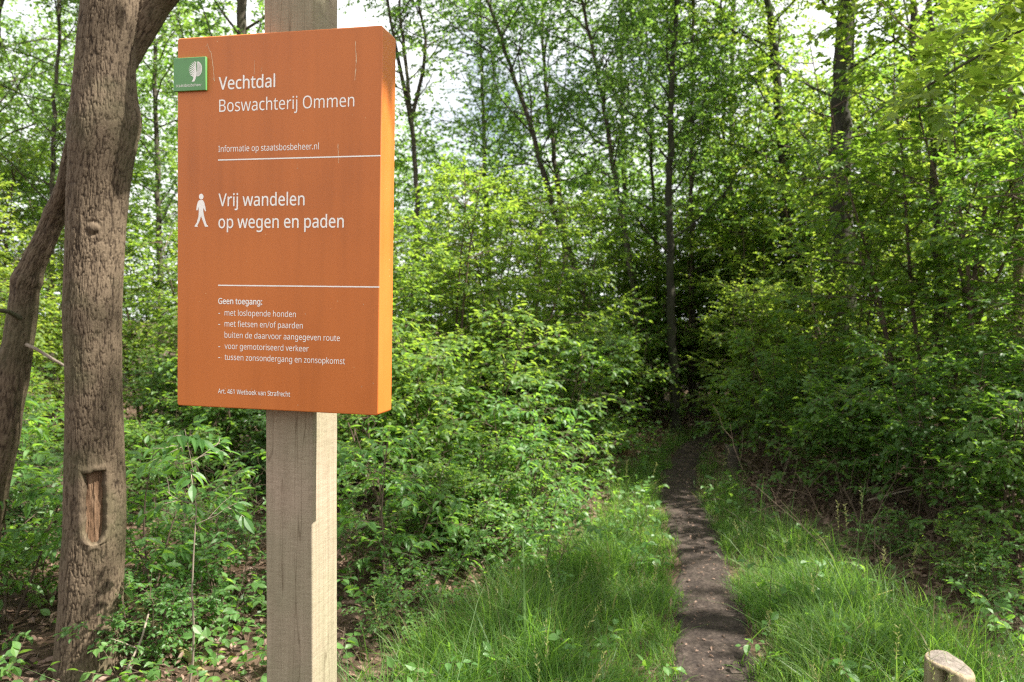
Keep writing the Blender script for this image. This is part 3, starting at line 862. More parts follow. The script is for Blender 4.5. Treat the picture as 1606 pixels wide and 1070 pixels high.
def build_oak():
    rows = [(1110, 141, 47), (1060, 141, 46), (1000, 142, 45), (900, 144, 45), (800, 148, 44), (700, 148, 42), (600, 147, 41), (500, 146, 41), (400, 149, 41),
            (300, 154, 43), (200, 164, 48), (100, 166, 41.5), (0, 176, 41), (-150, 182, 38), (-500, 190, 30), (-900, 205, 20), (-1200, 200, 8)]
    zk, ck, rk = interp_rows(rows, OAK_Y)
    C = lambda z: np.stack([smooth_interp(z, zk, ck[:, 0]), np.full(z.shape, OAK_Y), z], -1)
    R = lambda z: smooth_interp(z, zk, rk)
    w_c = at(148, 788, OAK_Y); th0 = math.atan2(-w_c[1], -w_c[0])           # wound faces the camera
    zc, hh, hw = w_c[2], 0.162, 0.046
    k_c = at(150, 362, OAK_Y)
    def wrap(a): return (a + math.pi) % (2 * math.pi) - math.pi
    def extra(TH, ZZ, RR, h):
        s = wrap(TH - th0) * RR; t = (ZZ - zc)
        # long slot: straight sides, rounded bottom, square top
        wid = hw * np.where(t < -hh * 0.55, np.sqrt(np.clip(1 - ((-t - hh * 0.55) / (hh * 0.45)) ** 2, 0.0, 1)), 1.0)
        wid = wid * (1 + 0.10 * (vnoise(t * 22, t * 0, 77) - .5))
        s = s + 0.010 * (fbm(s * 0 + 3.3, t * 14, 78, 3) - .5) + 0.006 * (vnoise(s * 60, t * 40, 79) - .5)
        t = t + 0.014 * (vnoise(s * 45, t * 0, 80) - .5)
        d = np.maximum(np.abs(s) - wid, np.maximum(t - hh, -t - hh))         # <0 inside
        hole = np.clip(-d / 0.010, 0, 1)
        lip = np.exp(-((d - 0.012) / 0.014) ** 2) * (d > -0.004) * (0.55 + 0.7 * vnoise(s * 25, t * 18, 81))
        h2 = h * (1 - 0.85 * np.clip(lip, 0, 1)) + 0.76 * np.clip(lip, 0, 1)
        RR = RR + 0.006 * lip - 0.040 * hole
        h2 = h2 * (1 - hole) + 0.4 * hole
        # healed knot and bulges
        s2 = wrap(TH - (th0 - 0.10)) * RR; t2 = ZZ - k_c[2]
        kn = np.exp(-(s2 / 0.036) ** 2 - (t2 / 0.026) ** 2)
        ring = np.exp(-((np.hypot(s2, t2) - 0.028) / 0.009) ** 2)
        RR = RR + 0.010 * kn - 0.006 * ring
        h2 = h2 * (1 - 0.6 * kn) + 0.75 * kn * 0.6
        s3 = wrap(TH - 0.15) * RR; t3 = ZZ - at(200, 190, OAK_Y)[2]
        RR = RR + 0.011 * np.exp(-(s3 / 0.06) ** 2 - (t3 / 0.07) ** 2)
        s4 = wrap(TH - math.pi * 1.02) * RR; t4 = ZZ - at(118, 195, OAK_Y)[2]
        RR = RR + 0.022 * np.exp(-(s4 / 0.06) ** 2 - (t4 / 0.07) ** 2)
        # root flare
        fl = np.clip(0.35 - ZZ, 0, 0.7)
        RR = RR + fl * 0.05 * (0.6 + 0.8 * vnoise(TH / (2 * math.pi) * 6, ZZ * 0, 12, per=6))
        return RR, h2
    rows_z = np.concatenate([np.arange(-0.25, 3.10, 0.0026), np.linspace(3.12, zk[-1], 70)])
    V, F, h = bark_tube(rows_z, C, R, 360, 3, 84, 0.041, 0.0070, extra)
    root = empty("oak_tree", (C(np.array([0.0]))[0][0], OAK_Y, 0))
    tag(root, "thick rough barked tree with a long bare wound low on its trunk beside the sign", "tree")
    off = np.array(root.location)
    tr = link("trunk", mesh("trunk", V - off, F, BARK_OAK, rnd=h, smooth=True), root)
    # bare wood inside the wound
    a = np.linspace(-1.1, 1.1, 70); b = np.linspace(-1.06, 1.06, 120)
    A, B = np.meshgrid(a, b)
    Zw = zc + B * (hh + 0.004)
    Rw = R(Zw) - 0.018 - 0.012 * fbm(A * 5, B * 2.5, 21, 3) - 0.005 * fbm(A * 16, B * 4, 22, 3) - 0.006 * np.clip(B - .75, 0, 1) * 4
    TW = th0 + A * (hw + 0.003) / np.mean(rk[3:8])
    cw = C(Zw.ravel()).reshape(Zw.shape + (3,))
    Vw = cw.copy(); Vw[..., 0] += Rw * np.cos(TW); Vw[..., 1] += Rw * np.sin(TW)
    iw = np.arange(A.size).reshape(A.shape)
    Fw = np.stack([iw[:-1, :-1], iw[:-1, 1:], iw[1:, 1:], iw[1:, :-1]], -1).reshape(-1, 4)
    link("wound", mesh("wound", Vw.reshape(-1, 3) - off, Fw, BARE, smooth=True), tr)
    # limb to the right near the top of the picture
    pts = np.array([at(168, 160, OAK_Y + .04), at(190, 100, OAK_Y + .06), at(219, 48, OAK_Y + .06), at(248, 2, OAK_Y + .05), at(286, -38, OAK_Y), at(340, -80, OAK_Y - .1), at(420, -120, OAK_Y - .2), at(520, -230, OAK_Y), at(590, -400, OAK_Y + .3)])
    t = np.linspace(0, len(pts) - 1, 300); k = np.minimum(t.astype(int), len(pts) - 2); f = (t - k)[:, None]
    Pl = pts[k] * (1 - f) + pts[k + 1] * f
    for _ in range(30): Pl[1:-1] = (Pl[:-2] + Pl[2:] + 2 * Pl[1:-1]) / 4
    rl = np.interp(t, [0, 1, 2, 3, 4, 6, 8], [.050, .060, .061, .060, .049, .040, .012])
    nth = 110
    s_ = np.concatenate([[0], np.cumsum(np.linalg.norm(np.diff(Pl, axis=0), axis=1))])
    Vl, Fl = tubes(Pl[None], np.ones((1, 300)), nth)
    U = (Vl.reshape(300, nth, 3) - Pl[:, None])
    TH, SS = np.meshgrid(np.arange(nth) / nth, s_)
    hl = bark_height(TH * 44 + .8 * .4 * fbm(TH * 10, SS * 8, 4, 3, per=10), SS / 0.041, 15, 44)
    rr = rl[:, None] * (1 + .12 * (fbm(TH * 4, SS * 4, 8, 3, per=4) - .5)) + 0.005 * (hl - .6)
    Vl = (Pl[:, None] + U * rr[..., None]).reshape(-1, 3)
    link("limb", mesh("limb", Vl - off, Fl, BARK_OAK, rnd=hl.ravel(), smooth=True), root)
    # crown, above the picture
    rng = np.random.default_rng(8)
    Ptr = np.stack([C(np.array([z]))[0] for z in np.linspace(3.3, zk[-1], 8)])[None]
    S, D, fr = sprout(rng, Ptr, 12, 0.05, 1.0, 62, 10, 0.6, 0.15)
    keep = ~((D[:, 0] < -0.0) & (fr < 0.0))
    Lb = grow(rng, S, D, 2.2 - 1.2 * fr, 5, 0.16, 0.03)
    S2, D2, f2 = sprout(rng, Lb, 7, 0.25, 1.0, 50, 12, 0.6)
    Tw = grow(rng, S2, D2, 0.7, 3, 0.2)
    Vb, Fb = tubes(Lb, taper(len(Lb), 5, .032, .008), 6)
    Vt, Ft = tubes(Tw, taper(len(Tw), 3, .007, .002), 3)
    V, F, r = join([(Vb, Fb), (Vt, Ft)])
    link("branches", mesh("branches", V - off, F, BARK_DARK), root)
    Vf, Ff, rf = leaves_on(rng, Tw, 14, 0.085, 0.55, 'mid', 0.5)
    link("foliage", mesh("foliage", Vf - off, Ff, LEAF_TREE, rnd=rf), root)
build_oak()

def build_leaning():
    Y = 3.66
    pts = np.array([at(117, 202, 3.56), at(111, 245, 3.58), at(104, 292, 3.6), at(88, 335, Y), at(70, 378, Y), at(52, 415, Y), at(40, 445, Y), at(35, 490, Y), at(28, 540, Y), at(17, 610, Y), at(4, 680, Y), at(-20, 790, Y), at(-45, 900, Y), at(-70, 1010, Y)])
    pts = pts[::-1]
    n = 420
    t = np.linspace(0, len(pts) - 1, n); k = np.minimum(t.astype(int), len(pts) - 2); f = (t - k)[:, None]
    P = pts[k] * (1 - f) + pts[k + 1] * f
    for _ in range(60): P[1:-1] = (P[:-2] + P[2:] + 2 * P[1:-1]) / 4
    r = np.interp(t, np.arange(14), np.array([28, 26, 25, 24, 23, 21.5, 19.5, 18, 17, 15.5, 14.5, 13.5, 11, 7]) / 1200 * Y)
    r = r + 0.010 * np.exp(-((t - 7.2) / .35) ** 2) + 0.008 * np.exp(-((t - 10) / .3) ** 2)
    nth = 130
    V0, F = tubes(P[None], np.ones((1, n)), nth)
    U = V0.reshape(n, nth, 3) - P[:, None]
    s = np.concatenate([[0], np.cumsum(np.linalg.norm(np.diff(P, axis=0), axis=1))])
    TH, SS = np.meshgrid(np.arange(nth) / nth, s)
    h = bark_height(TH * 50 + 1.2 * .4 * fbm(TH * 10, SS * 8, 4, 3, per=10), SS / 0.043, 19, 50)
    rr = r[:, None] * (1 + .30 * (fbm(TH * 4, SS * 5, 28, 4, per=4) - .5)) + 0.006 * (h - .6)
    V = (P[:, None] + U * rr[..., None]).reshape(-1, 3)
    root = empty("leaning_trunk", (P[0][0], P[0][1], 0))
    tag(root, "crooked dead trunk leaning against the thick rough barked tree", "tree trunk")
    off = np.array(root.location)
    idx = np.arange(n * nth).reshape(n, nth)
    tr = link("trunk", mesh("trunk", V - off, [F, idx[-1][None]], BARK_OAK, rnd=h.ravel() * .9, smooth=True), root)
    st = np.array([at(33, 500, Y - .04), at(14, 489, Y - .12), at(-12, 485, Y - .2), at(-40, 470, Y - .25)])[None]
    Vs, Fs = tubes(st, np.array([[.014, .010, .009, .006]]), 8)
    link("side_branch", mesh("side_branch", Vs - off, Fs, BARK_DARK, smooth=True), root)
    st = np.array([at(30, 536, Y - .02), at(56, 547, Y - .04), at(82, 563, Y - .05), at(112, 580, Y - .02)])[None]
    Vs, Fs = tubes(st, np.array([[.010, .008, .007, .005]]), 8)
    link("side_branch", mesh("side_branch", Vs - off, Fs, TWIG_PALE, smooth=True), root)
build_leaning()

# ------------------------------------------------------------------ low timber bollard
def build_bollard():
    c = np.array([1.628, 2.80]); r0 = 0.083; nth = 128
    th = np.linspace(0, 2 * math.pi, nth, endpoint=False)
    zt = 0.362
    fx, fy = -math.sin(0.52), -math.cos(0.52)           # towards the camera
    rows = np.concatenate([np.linspace(-0.15, zt - 0.012, 90), zt - 0.012 + 0.012 * np.sin(np.linspace(0.2, math.pi / 2, 6))])
    def top(x, y):
        z = zt - 0.035 * np.clip((x * 0.9 - y * 0.45) / r0 + 0.2, 0, 2) + 0.006 * (fbm(x * 60, y * 60, 5, 4) - .5)
        # broken away wedge at the front
        s = x * fy - y * fx; d = x * fx + y * fy
        return z
    TH, ZZ = np.meshgrid(th, rows)
    RR = r0 * (1 + 0.05 * (fbm(TH / (2 * math.pi) * 5, ZZ * 2, 3, 3, per=5) - .5)) + 0.0022 * (fbm(TH / (2 * math.pi) * 70, ZZ * 7, 6, 3, per=70) - .5)
    rim = np.clip((ZZ - (zt - 0.012)) / 0.012, 0, 1)
    RR = RR - 0.010 * (1 - np.sqrt(np.clip(1 - rim ** 2, 0, 1)))
    # split: a wedge torn from the front face below the top
    a0 = math.atan2(fy, fx) - 0.28
    da = (TH - a0 + math.pi) % (2 * math.pi) - math.pi
    w = np.exp(-(da / 0.20) ** 2) * np.clip((zt - 0.016 - ZZ) / 0.012, 0, 1) * np.clip((ZZ - 0.10) / 0.2, 0, 1)
    RR = RR - 0.055 * w * (0.7 + 0.6 * vnoise(TH / (2 * math.pi) * 60, ZZ * 5, 8, per=60))
    X = RR * np.cos(TH); Y = RR * np.sin(TH)
    lo = np.clip((ZZ - 0.15) / 0.2, 0, 1)
    Z = ZZ + (top(X, Y) - zt) * lo
    V = [np.stack([X, Y, Z], -1).reshape(-1, 3)]
    idx = np.arange(TH.size).reshape(TH.shape); nx = np.roll(idx, -1, 1)
    F = [np.stack([idx[:-1], nx[:-1], nx[1:], idx[1:]], -1).reshape(-1, 4)]
    n0 = TH.size; prev = idx[-1]
    for q in (0.88, 0.74, 0.6, 0.46, 0.32, 0.18, 0.05):
        x = X[-1] * q; y = Y[-1] * q
        crack = np.exp(-((np.abs((np.arctan2(y, x) * 1.5 + 0.4) % 3.14 - 1.57)) / 0.03) ** 2) * 0.004
        z = top(x, y) - crack
        V.append(np.stack([x, y, z], -1))
        cur = np.arange(n0, n0 + nth); n0 += nth
        F.append(np.stack([prev, np.roll(prev, -1), np.roll(cur, -1), cur], -1)); prev = cur
    F.append(prev[None])
    V = np.concatenate(V)
    mi = np.concatenate([np.full(len(f), 0 if k == 0 else 1) for k, f in enumerate(F)])
    endg = bark_mat("grey_end_grain", G(.075, .064, .054), G(.155, .132, .112), G(.25, .215, .185), scale=(45, 45, 45), bump=0.9)
    o = link("bollard", mesh("bollard", V, F, [bark_mat("split_timber", G(.13, .098, .060), G(.25, .195, .125), G(.36, .29, .20), scale=(70, 70, 5), bump=.7), endg], smooth=True, matidx=mi), None, (c[0], c[1], 0))
    tag(o, "short round timber bollard with a split side and weathered grey top standing in the grass", "bollard")
build_bollard()

# ------------------------------------------------------------------ plants
def make_plant(seed, H, spread, n_stem, stem_r, nb, blen, f0, nt_, tlen, nl, ll, wr, tmpl, flat=0.55, ang=62, lean=0.35, droop=0.15, tilt=0.24, leafmat=None, wood=None, topless=0.6, sub=True):
    """Returns (foliage mesh, stems mesh) standing on the origin."""
    rng = np.random.default_rng(seed)
    a = rng.uniform(0, 6.28, n_stem) + np.arange(n_stem) * 2.4
    S = np.stack([np.cos(a), np.sin(a), np.zeros(n_stem)], 1) * (0.04 * spread * (n_stem > 1)) + np.array([0, 0, -0.06])
    D = np.stack([np.cos(a) * lean, np.sin(a) * lean, np.ones(n_stem)], 1)
    L = H * rng.uniform(0.7, 1.05, n_stem); L[0] = H
    St = grow(rng, S, D, L, 8, 0.09, 0.06)
    Sb, Db, fb = sprout(rng, St, nb, f0, 1.0, ang, 9, flat, 0.05)
    lb = blen * (1 - topless * np.clip((fb - f0) / (1 - f0), 0, 1) ** 1.3) * rng.uniform(0.65, 1.2, len(Sb))
    Br = grow(rng, Sb, Db, lb, 5, 0.13, -0.01)
    Stw, Dtw, ft = sprout(rng, Br, nt_, 0.15, 1.0, 48, 12, 0.45)
    ltw = tlen * rng.uniform(0.6, 1.2, len(Stw)) * (1.1 - 0.5 * ft)
    Tw = grow(rng, Stw, Dtw, ltw, 3, 0.14, -0.02)
    parts = [leaves_on(rng, Tw, nl, ll, wr, tmpl, tilt, droop), leaves_on(rng, Br, max(4, nl // 2), ll, wr, tmpl, tilt, droop, 0.4)]
    if sub is not True:
        parts = parts[:1]
    V, F, r = join(parts)
    fol = mesh("foliage", V, F, leafmat, rnd=r)
    w = []
    Rs = taper(n_stem, 8, stem_r, stem_r * 0.18) * (L / H)[:, None] ** 0.5
    w.append(tubes(St, Rs, 7))
    w.append(tubes(Br, taper(len(Br), 5, stem_r * 0.28, 0.0015), 4))
    w.append(tubes(Tw, taper(len(Tw), 3, 0.0022, 0.001), 3))
    V, F, _ = join(w)
    stm = mesh("stems", V, F, wood, smooth=True)
    return fol, stm

PROTO = {
    'beech_a':  make_plant(11, 3.3, 1.0, 4, .022, 20, 1.15, .08, 11, .40, 13, .064, .60, 'mid', .45, leafmat=LEAF_BEECH, wood=TWIG, lean=.18),
    'beech_b':  make_plant(12, 2.9, 1.0, 5, .020, 18, 1.05, .08, 11, .40, 13, .062, .60, 'mid', .45, leafmat=LEAF_BEECH, wood=TWIG, lean=.26),
    'hazel_a':  make_plant(21, 2.3, 1.0, 8, .016, 10, .85, .30, 8, .36, 8, .088, .70, 'mid', .5, leafmat=LEAF_SHRUB, wood=TWIG, lean=.5),
    'hazel_b':  make_plant(22, 2.0, 1.0, 8, .015, 10, .80, .30, 8, .34, 8, .082, .70, 'mid', .5, leafmat=LEAF_SHRUB, wood=TWIG, lean=.55),
    'tall_a':   make_plant(31, 4.8, 1.0, 6, .032, 20, 1.5, .10, 9, .48, 11, .092, .64, 'mid', .5, leafmat=LEAF_BEECH, wood=TWIG, lean=.24, topless=.4),
    'tall_b':   make_plant(32, 5.3, 1.0, 6, .034, 20, 1.55, .12, 9, .48, 11, .084, .64, 'mid', .5, leafmat=LEAF_SHRUB, wood=TWIG, lean=.26, topless=.4),
    'low_a':    make_plant(41, .95, 1.0, 8, .008, 6, .38, .15, 5, .2, 7, .052, .62, 'near', .6, leafmat=LEAF_SHRUB, wood=TWIG, lean=.7),
    'low_b':    make_plant(42, .75, 1.0, 9, .007, 6, .34, .15, 5, .18, 7, .046, .66, 'near', .6, leafmat=LEAF_CHERRY, wood=TWIG, lean=.8),
    'cherry_a': make_plant(51, 1.35, 1.0, 4, .010, 7, .5, .2, 4, .26, 7, .095, .40, 'near', .6, leafmat=LEAF_CHERRY, wood=TWIG, lean=.45, droop=.3),
    'sprig':    make_plant(54, 1.25, 1.0, 1, .006, 6, .20, .66, 2, .15, 6, .085, .40, 'near', .5, leafmat=LEAF_CHERRY, wood=TWIG_PALE, lean=.06, droop=.45),
    'cherry_b': make_plant(52, 1.0, 1.0, 3, .008, 6, .42, .25, 4, .24, 6, .090, .42, 'near', .6, leafmat=LEAF_CHERRY, wood=TWIG, lean=.5, droop=.3),
    'dark_a':   make_plant(61, 2.6, 1.0, 6, .020, 20, .9, .05, 11, .34, 11, .075, .6, 'far', .7, leafmat=LEAF_DARK, wood=BARK_DARK, lean=.3, topless=.5),
    'sap_a':    make_plant(71, 1.7, 1.0, 1, .011, 16, .34, .12, 4, .16, 6, .060, .5, 'mid', .35, leafmat=LEAF_BEECH, wood=TWIG_PALE, lean=.03, topless=.5),
    'sap_b':    make_plant(72, 2.6, 1.0, 1, .014, 14, .6, .35, 6, .26, 9, .070, .55, 'mid', .4, leafmat=LEAF_BEECH, wood=TWIG, lean=.05, topless=.5),
}
def plant(kind, name, X, Y, label, cat, group, sc=1.0, rz=0.0, sz=None):
    fol, stm = PROTO[kind]
    z = float(ground_h(np.array([X]), np.array([Y]))[0])
    r = empty(name, (X, Y, z), rz)
    r.scale = (sc, sc, sz or sc)
    tag(r, label, cat, group)
    link("stems", stm, r); link("foliage", fol, r)
    return r
def gp(px, Y):
    return (px - 803) / 1200.0 * Y / math.cos(PITCH) * 1.0

SHRUBS = [
    # kind, name, px of the base, depth, scale, label
    ('beech_a', 'beech_shrub', 690, 8.2, 1.00, "sunlit yellow green beech bush just past the sign's edge"),
    ('beech_b', 'beech_shrub', 800, 8.9, 1.05, "sunlit beech bush between the sign and the pale sapling"),
    ('beech_a', 'beech_shrub', 890, 10.2, 0.95, "beech bush below the patch of open sky"),
    ('beech_b', 'beech_shrub', 590, 7.4, 0.95, "beech bush half hidden behind the sign panel's lower part"),
    ('hazel_a', 'hazel_shrub', 730, 6.7, 0.80, "dark green bush below the sunlit beech leaves past the sign"),
    ('hazel_b', 'hazel_shrub', 860, 7.6, 0.80, "low spreading bush beside the pale sapling, away from the path"),
    ('hazel_a', 'hazel_shrub', 620, 5.6, 0.62, "bushy hazel seen just past the timber post"),
    ('hazel_b', 'hazel_shrub', 960, 10.4, 0.90, "bush at the dark end of the path, on the sign's side"),
    ('beech_b', 'beech_shrub', 1030, 13.2, 1.10, "leafy beech bush closing off the end of the path"),
    ('beech_b', 'beech_shrub', 985, 12.0, 0.95, "leafy beech bush behind the orange topped stump"),
    ('beech_b', 'beech_shrub', 1190, 12.0, 1.10, "leafy beech bush standing farther back behind the bend of the path"),
    ('beech_b', 'beech_shrub', 1205, 9.2, 0.72, "bush with bright sprays hanging over the path's bend"),
    ('hazel_a', 'hazel_shrub', 1225, 7.7, 0.66, "bush over the small dark stump beside the path"),
    ('tall_a', 'tall_shrub', 1285, 11.2, 0.95, "tall leafy shrub in front of the thick half hidden tree, path side"),
    ('tall_b', 'tall_shrub', 1445, 7.2, 0.82, "tall dense shrub filling the middle of the wood across the path"),
    ('tall_a', 'tall_shrub', 1560, 6.6, 0.92, "tall shrub around the sunlit pale trunk at the picture's edge"),
    ('tall_b', 'tall_shrub', 1700, 5.6, 0.62, "tall shrub whose leafy side reaches in at the picture's edge"),
    ('tall_b', 'tall_shrub', 1330, 10.8, 1.05, "tall shrub standing behind the thick half hidden tree"),
    ('tall_a', 'tall_shrub', 1500, 10.8, 1.10, "tall shrub glimpsed deepest in the wood across the path"),
    ('hazel_b', 'hazel_shrub', 1330, 6.6, 0.72, "low hazel with flat leaf sprays over bare litter, nearest the path"),
    ('hazel_a', 'hazel_shrub', 1480, 5.7, 0.66, "low hazel with flat leaf sprays over dry twigs above the bollard"),
    ('hazel_b', 'hazel_shrub', 1610, 4.9, 0.68, "low hazel at the picture's edge behind the bollard"),
    ('beech_a', 'beech_shrub', 470, 8.0, 0.95, "beech bush hidden mostly behind the sign panel"),
    ('beech_b', 'beech_shrub', 320, 8.6, 0.95, "beech bush between the wounded tree and the sign"),
    ('beech_a', 'beech_shrub', 220, 9.8, 1.05, "taller beech bush just past the wounded tree, behind the others"),
    ('hazel_a', 'hazel_shrub', 390, 6.9, 0.62, "dark green hazel behind the timber post's shaded side"),
    ('hazel_b', 'hazel_shrub', 250, 6.2, 0.52, "hazel with thin bare stems between the wounded tree and the post"),
    ('beech_b', 'beech_shrub', 60, 8.8, 1.00, "beech bush behind the gap between leaning trunk and wounded tree"),
    ('beech_a', 'beech_shrub', -60, 7.4, 0.95, "beech bush at the picture's edge behind the leaning trunk"),
    ('hazel_a', 'hazel_shrub', 30, 6.2, 0.58, "hazel at the foot of the leaning dead trunk"),
    ('beech_a', 'beech_shrub', 760, 12.5, 1.10, "beech bush standing back under the patch of open sky"),
    ('beech_b', 'beech_shrub', 930, 13.0, 1.20, "beech bush standing back behind the slender leaning trees"),
    ('beech_a', 'beech_shrub', 1075, 12.2, 1.05, "beech bush behind the dark upright tree above the path's end"),
    ('tall_a', 'tall_shrub', 1165, 12.5, 0.95, "tall shrub standing back between the path's bend and the medium dark tree"),
    ('beech_a', 'beech_shrub', 1390, 13.0, 1.25, "beech bush standing back behind the thick half hidden tree"),
    ('beech_b', 'beech_shrub', 1240, 14.0, 1.25, "beech bush standing back behind the medium dark tree"),
    ('beech_a', 'beech_shrub', 1560, 13.0, 1.25, "beech bush standing back behind the pale barked sunlit tree"),
    ('beech_a', 'beech_shrub', 1318, 8.4, 0.95, "leafy beech bush right in front of the thick half hidden tree's foot"),
    ('beech_b', 'beech_shrub', 1225, 10.3, 1.10, "leafy beech bush behind the bush with bright overhanging sprays"),
    ('beech_a', 'beech_shrub', 1130, 12.8, 1.15, "beech bush seen just above the path's bend"),
    ('beech_b', 'beech_shrub', 620, 11.5, 1.10, "beech bush standing back behind the sign's sunlit edge"),
    ('tall_b', 'tall_shrub', 120, 12.5, 0.90, "tall shrub standing back behind the wounded tree"),
    ('tall_a', 'tall_shrub', -20, 11.0, 0.90, "tall shrub standing back behind the leaning dead trunk"),
]
rngp = np.random.default_rng(3)
for kind, name, px, Y, sc, label in SHRUBS:
    plant(kind, name, gp(px, Y), Y, label, "shrub", None, sc, rngp.uniform(0, 6.28), sc * rngp.uniform(0.92, 1.08))

SMALL = [
    ('low_a', 'bramble_bush', 260, 4.4, 0.75, "low bramble between the wounded tree's foot and the post"),
    ('low_b', 'bramble_bush', 350, 4.0, 0.80, "low bramble beside the mossy fallen stick"),
    ('low_a', 'bramble_bush', 60, 4.3, 0.75, "low bramble at the picture's edge beside the wounded tree's foot"),
    ('low_b', 'bramble_bush', 225, 3.55, 0.62, "small bramble at the wounded tree's foot, on the post side"),
    ('low_a', 'bramble_bush', 600, 4.7, 0.80, "low bramble just past the timber post's sunlit side"),
    ('low_a', 'bramble_bush', 700, 5.2, 0.90, "leafy bramble at the back edge of the grass by the sign"),
    ('low_b', 'bramble_bush', 790, 4.9, 0.85, "bright bramble where the tall grass stems grow"),
    ('hazel_b', 'bramble_bush', 740, 5.0, 0.42, "knee high leafy shrub crowding the grass edge behind the tall stems"),
    ('low_a', 'bramble_bush', 860, 6.2, 0.9, "leafy bramble at the grass edge below the pale sapling"),
    ('dark_a', 'holly_bush', 668, 7.0, 0.42, "low dark holly at the foot of the sunlit beech bush by the sign"),
    ('dark_a', 'holly_bush', 835, 8.3, 0.45, "low dark holly behind the knee high shrub at the grass edge"),
    ('dark_a', 'holly_bush', 455, 6.4, 0.42, "low dark holly right behind the timber post"),
    ('dark_a', 'holly_bush', 300, 7.4, 0.48, "low dark holly deep between the wounded tree and the post"),
    ('dark_a', 'holly_bush', 1375, 7.4, 0.42, "low dark holly in the shade of the tall dense shrub across the path"),
    ('dark_a', 'holly_bush', 10, 4.9, 0.40, "low dark holly against the foot of the leaning dead trunk"),
    ('low_b', 'bramble_bush', 640, 3.7, 0.55, "small bramble in the grass nearest the timber post"),
    ('low_a', 'bramble_bush', 1500, 4.6, 0.55, "low bramble behind the bollard at the litter's edge"),
    ('low_b', 'bramble_bush', 1590, 4.1, 0.6, "low bramble at the picture's edge level with the bollard"),
    ('low_b', 'bramble_bush', 1390, 5.2, 0.5, "small bramble on the leaf litter across the path"),
    ('cherry_a', 'cherry_sapling', 215, 3.85, 0.85, "cherry sapling with long pale green leaves against the wounded tree"),
    ('cherry_a', 'cherry_sapling', 810, 5.4, 0.85, "cherry sapling with shiny long leaves at the edge of the grass"),
    ('sprig', 'cherry_sapling', 285, 3.25, 0.97, "slim bare stemmed cherry seedling with tufted pale leaves near the wounded tree"),
    ('cherry_a', 'cherry_sapling', 615, 4.3, 0.8, "cherry sapling whose top leaves show just under the sign's lower edge"),
    ('cherry_b', 'cherry_sapling', 690, 5.9, 1.0, "cherry sapling in the shade between sign and tall grass"),
    ('cherry_b', 'cherry_sapling', 850, 4.3, 0.65, "small cherry seedling standing in the grass near the path"),
    ('cherry_a', 'cherry_sapling', -10, 3.9, 0.95, "cherry sapling reaching in at the picture's edge by the leaning trunk"),
    ('cherry_b', 'cherry_sapling', 330, 5.0, 0.9, "cherry sapling between two brambles behind the fallen stick"),
    ('sap_a', 'beech_sapling', 930, 8.0, 0.92, "single thin pale stemmed sapling with short leafy tiers beside the path"),
    ('sap_b', 'beech_sapling', 690, 9.4, 1.25, "thin straight sapling rising out of the sunlit beech bush"),
    ('sap_b', 'beech_sapling', 1172, 8.7, 0.62, "sapling with bright drooping sprays at the path's bend"),
]
for kind, name, px, Y, sc, label in SMALL:
    cat = {'bramble_bush': 'bramble', 'holly_bush': 'holly', 'cherry_sapling': 'sapling', 'beech_sapling': 'sapling'}[name]
    plant(kind, name, gp(px, Y), Y, label, cat, None, sc, rngp.uniform(0, 6.28))

